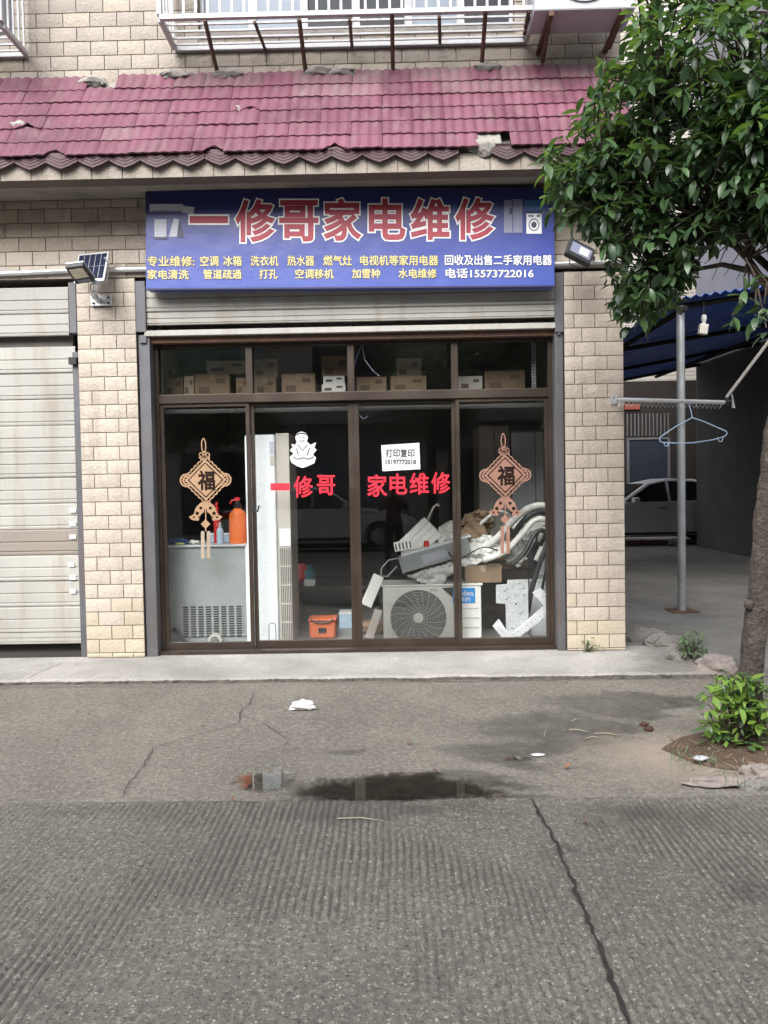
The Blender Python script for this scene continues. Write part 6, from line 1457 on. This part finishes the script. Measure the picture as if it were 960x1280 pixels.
# ------------------------------------------------------------------ small litter on the ground
p = gnd(378, 886); mb = MB(); lump(mb, (p.x, p.y, p.z+.022), .066, 5.5, 0, (1.15, .8, .42), 10); lump(mb, (p.x+.05, p.y-.02, p.z+.015), .035, 2.5, 0, (1.2, .8, .4), 8); mb.v = [(a, b, max(c, p.z+.001)) for a, b, c in mb.v]
tag(mb.build('crumpled_tissue', 'paper', None, True, ang=25), 'crumpled white tissue lying on the concrete apron', 'tissue')
for lab, a, b in (('dark brown clod on the apron, left one of the pair', 805, 907), ('dark brown clod on the apron, right one of the pair', 811, 913)):
    p = gnd(a, b); mb = MB(); lump(mb, (p.x, p.y, p.z+.008), .02, a, 0, (1.3, .9, .7), 8); tag(mb.build('mud_clod', 'dung', None, True), lab, 'clod', 'dark clods on the apron')
for lab, a, b, s in (('curled dry brown leaf right of the puddle', 705, 960, .045), ('dark dead leaf just behind the puddle', 547, 963, .03), ('dry leaf on the apron behind the long puddle', 508, 930, .035), ('dead leaf on the grooved slab near the tar joint', 729, 1027, .035), ('reddish leaf in the groove line by the small puddle', 292, 1000, .03), ('tiny brown leaf below the tissue', 357, 888, .03), ('brown leaf fragment on the apron near the crack', 257, 908, .03), ('dark leaf on the left of the apron', 68, 927, .025)):
    p = gnd(a, b, .01); X = Matrix.Rotation(rt.random()*6, 3, 'Z') @ Matrix.Rotation(rt.uniform(-.4, .4), 3, 'Y'); mb = MB(); v_, f_ = leaf_geo(s, s*.55, -.35, .7); mb.add([X @ Vector(q)+p for q in v_], f_); o = mb.build('fallen_leaf', 'dryleaf', None, True); tag(o, lab, 'leaf', 'fallen leaves on the ground')
    sm_ = o.modifiers.new('thick', 'SOLIDIFY'); sm_.thickness = .0012
for lab, a, b, c, d in (('long pale straw on the apron near the clods', 742, 917, 775, 919), ('straw lying left of the long pale straw', 711, 912, 735, 915), ('short straw nearest the pier on the apron', 714, 902, 726, 899), ('pale straw slanting beside the right of the puddle', 680, 921, 684, 913), ('thin straw below the long pale one', 731, 923, 752, 922), ('thin curved twig on the grooved slab below the puddle', 422, 1023, 480, 1026)):
    p, q = gnd(a, b, .006), gnd(c, d, .006); mb = MB(); mb.tube([p, p.lerp(q, .5)+Vector((0, .006, .006)), q], [.003, .003, .0015], 5); tag(mb.build('straw', 'straw', None, True), lab, 'straw', 'straws on the ground')
mb = MB()
for i in range(420):
    a, b = rt.uniform(0, 960), rt.uniform(862, 1130); p = gnd(a, b); r = rt.choice((.003, .004, .004, .006)); lump(mb, (p.x, p.y, p.z+r*.3), r, i, rt.randrange(3), (1, 1, .6), 3)
tag(mb.build('gravel', ['straw', 'rock', 'pinkrock']), 'loose grit scattered over the concrete', 'gravel', None, 'stuff')
p = gnd(672, 944); mb = MB(); lump(mb, (p.x, p.y, p.z+.003), .02, 8.2, 0, (1.6, .8, .2), 7); tag(mb.build('paper_scrap', 'paper', None, True), 'small flat paper scrap beside the little puddle', 'paper scrap')
p = gnd(876, 955); mb = MB(); lump(mb, (p.x, p.y, p.z+.03), .026, 4.4, 0, (1.5, .8, .4), 8); tag(mb.build('foam_scrap', 'prt_grey', None, True), 'pale blue foam scrap at the edge of the soil bed', 'foam scrap')

# ------------------------------------------------------------------ the street behind the viewer, seen only in the glass and the puddles
tag((lambda o: o)(sheet('opposite_pavement', lin(-40, 40, 4), lin(-30, -10.49, 4), lambda x, y: .05, 'pave')), kind='structure')
ob = thing('opposite_building', 'pale tiled building across the street reflected in the shop glass', 'building', (0, -19, .05))
mb = MB(); mb.box(-30, 30, -24, -17.0, .05, 8.5); mb.build('wall', 'siding', ob)
mb = MB(); mb.box(-30, 30, -17.0, -15.9, 3.3, 3.55); mb.box(-30, 30, -17.0, -16.4, 6.6, 6.8); mb.build('balcony_slab', 'cement', ob)
for k in range(14):
    x = -27+k*4.1
    for z in (.06, 4.0, 7.3): mb = MB(); mb.box(x, x+2.6, -17.06, -16.99, z+(0 if z < 1 else .6), z+2.5); mb.build('window', 'windark' if (k+int(z)) % 3 else 'winpale', ob)
def far_tree(label, x, y, s, rz):
    t = thing('street_tree', label, 'tree', (x, y, 0), 'street trees across the road')
    t.rotation_euler = (0, 0, rz); t.scale = (s, s, s)
    f = link('foliage', foliage.data, t, Vector((-2.3, 1.95, -.3))+Vector((TB.x, TB.y, 0))); f['kind'] = 'stuff'
    mb = MB(); mb.tube([(0, 0, 0), (.05, 0, 1.5), (0, .05, 3.2)], [.13, .10, .07], 10); o = link('trunk', mb.mesh('trunk', 'trunk', True), t)
far_tree('street tree across the road, left one in the reflections', -4.2, -11.5, 1.1, .4); far_tree('street tree across the road, middle one in the reflections', 1.0, -12.6, 1.15, 2.1); far_tree('street tree across the road, right one in the reflections', 5.2, -11.8, 1.1, 4.0)
make_car('silver_car', 'silver car across the street mirrored beside the photographer', -1.7, -11.6, 1, 0.0)
# the photographer
def person():
    t = thing('person', 'photographer in maroon jacket and black trousers mirrored in the glass, holding a phone', 'person', (0, -6.62, 0))
    J = {'pelvis': (0, -6.62, .80, .125), 'waist': (0, -6.62, .93, .115), 'chest': (0, -6.61, 1.14, .14), 'neck0': (0, -6.6, 1.26, .06), 'neck': (0, -6.59, 1.32, .05), 'head': (0, -6.575, 1.40, .085), 'crown': (0, -6.585, 1.50, .065)}
    E_ = [('pelvis', 'waist'), ('waist', 'chest'), ('chest', 'neck0'), ('neck0', 'neck'), ('neck', 'head'), ('head', 'crown')]
    for s, n_ in ((-1, 'l'), (1, 'r')):
        J.update({'hip'+n_: (s*.09, -6.62, .76, .095), 'knee'+n_: (s*.10, -6.60, .43, .06), 'ank'+n_: (s*.11, -6.63, .09, .042), 'toe'+n_: (s*.12, -6.49, .035, .035),
                  'sh'+n_: (s*.17, -6.62, 1.22, .065), 'elb'+n_: (s*.23, -6.50, 1.02, .045), 'wr'+n_: (s*.07, -6.32, 1.27, .03), 'palm'+n_: (s*.05, -6.295, 1.33, .028)})
        E_ += [('pelvis', 'hip'+n_), ('hip'+n_, 'knee'+n_), ('knee'+n_, 'ank'+n_), ('ank'+n_, 'toe'+n_), ('chest', 'sh'+n_), ('sh'+n_, 'elb'+n_), ('elb'+n_, 'wr'+n_), ('wr'+n_, 'palm'+n_)]
        for k in range(4):
            a, b = 'f%d%s' % (k, n_), 'g%d%s' % (k, n_); J[a] = (s*(.052-.012*abs(k-1)*.2), -6.285-.0*k, 1.365+.02*(k-1.5), .009); J[b] = (s*.022, -6.275, 1.375+.02*(k-1.5), .008); E_ += [('palm'+n_, a), (a, b)]
        J['th'+n_] = (s*.035, -6.305, 1.345, .010); E_.append(('palm'+n_, 'th'+n_))
    ks_ = list(J); me = bpy.data.meshes.new('body'); me.from_pydata([J[k][:3] for k in ks_], [(ks_.index(a), ks_.index(b)) for a, b in E_], [])
    o = bpy.data.objects.new('body', me); COL.objects.link(o)
    sk = o.modifiers.new('skin', 'SKIN'); o.modifiers.new('sub', 'SUBSURF').render_levels = 1
    for i, k in enumerate(ks_): me.skin_vertices[0].data[i].radius = (J[k][3],)*2; me.skin_vertices[0].data[i].use_root = (k == 'pelvis')
    dg = bpy.context.evaluated_depsgraph_get(); dg.update(); m2 = bpy.data.meshes.new_from_object(o.evaluated_get(dg)); bpy.data.objects.remove(o)
    m2.name = 'body'
    m2.materials.clear()
    for q in ('skin', 'jacket', 'trousers', 'hair'): m2.materials.append(M[q])
    for p in m2.polygons:
        c = p.center; z = c.z
        p.material_index = 2 if z < .80 else (0 if (c.y > -6.36 and z > 1.24) else (1 if z < 1.30 else (3 if z > 1.45 or c.y < -6.60 else 0))); p.use_smooth = True
    for v in m2.vertices: v.co -= Vector((0, -6.62, 0))
    link('body', m2, t)
    mb = MB(); mb.box(-.04, .04, -6.295, -6.287, 1.33, 1.48); mb.build('phone', 'black', t, bevel=.004)
    mb = MB()
    for x in (-.032, .032): lump(mb, (x, -6.495, 1.415), .010, 1, 0, (1.2, .5, .7), 5)
    mb.build('eyes', 'ink', t); mb = MB(); lump(mb, (0, -6.487, 1.39), .013, 2, 0, (.8, 1, 1.3), 6); mb.build('nose', 'skin', t, True)
    mb = MB(); lump(mb, (0, -6.59, 1.455), .097, 3, 0, (.95, .95, .72), 10); mb.build('hair', 'hair', t, True)
person()
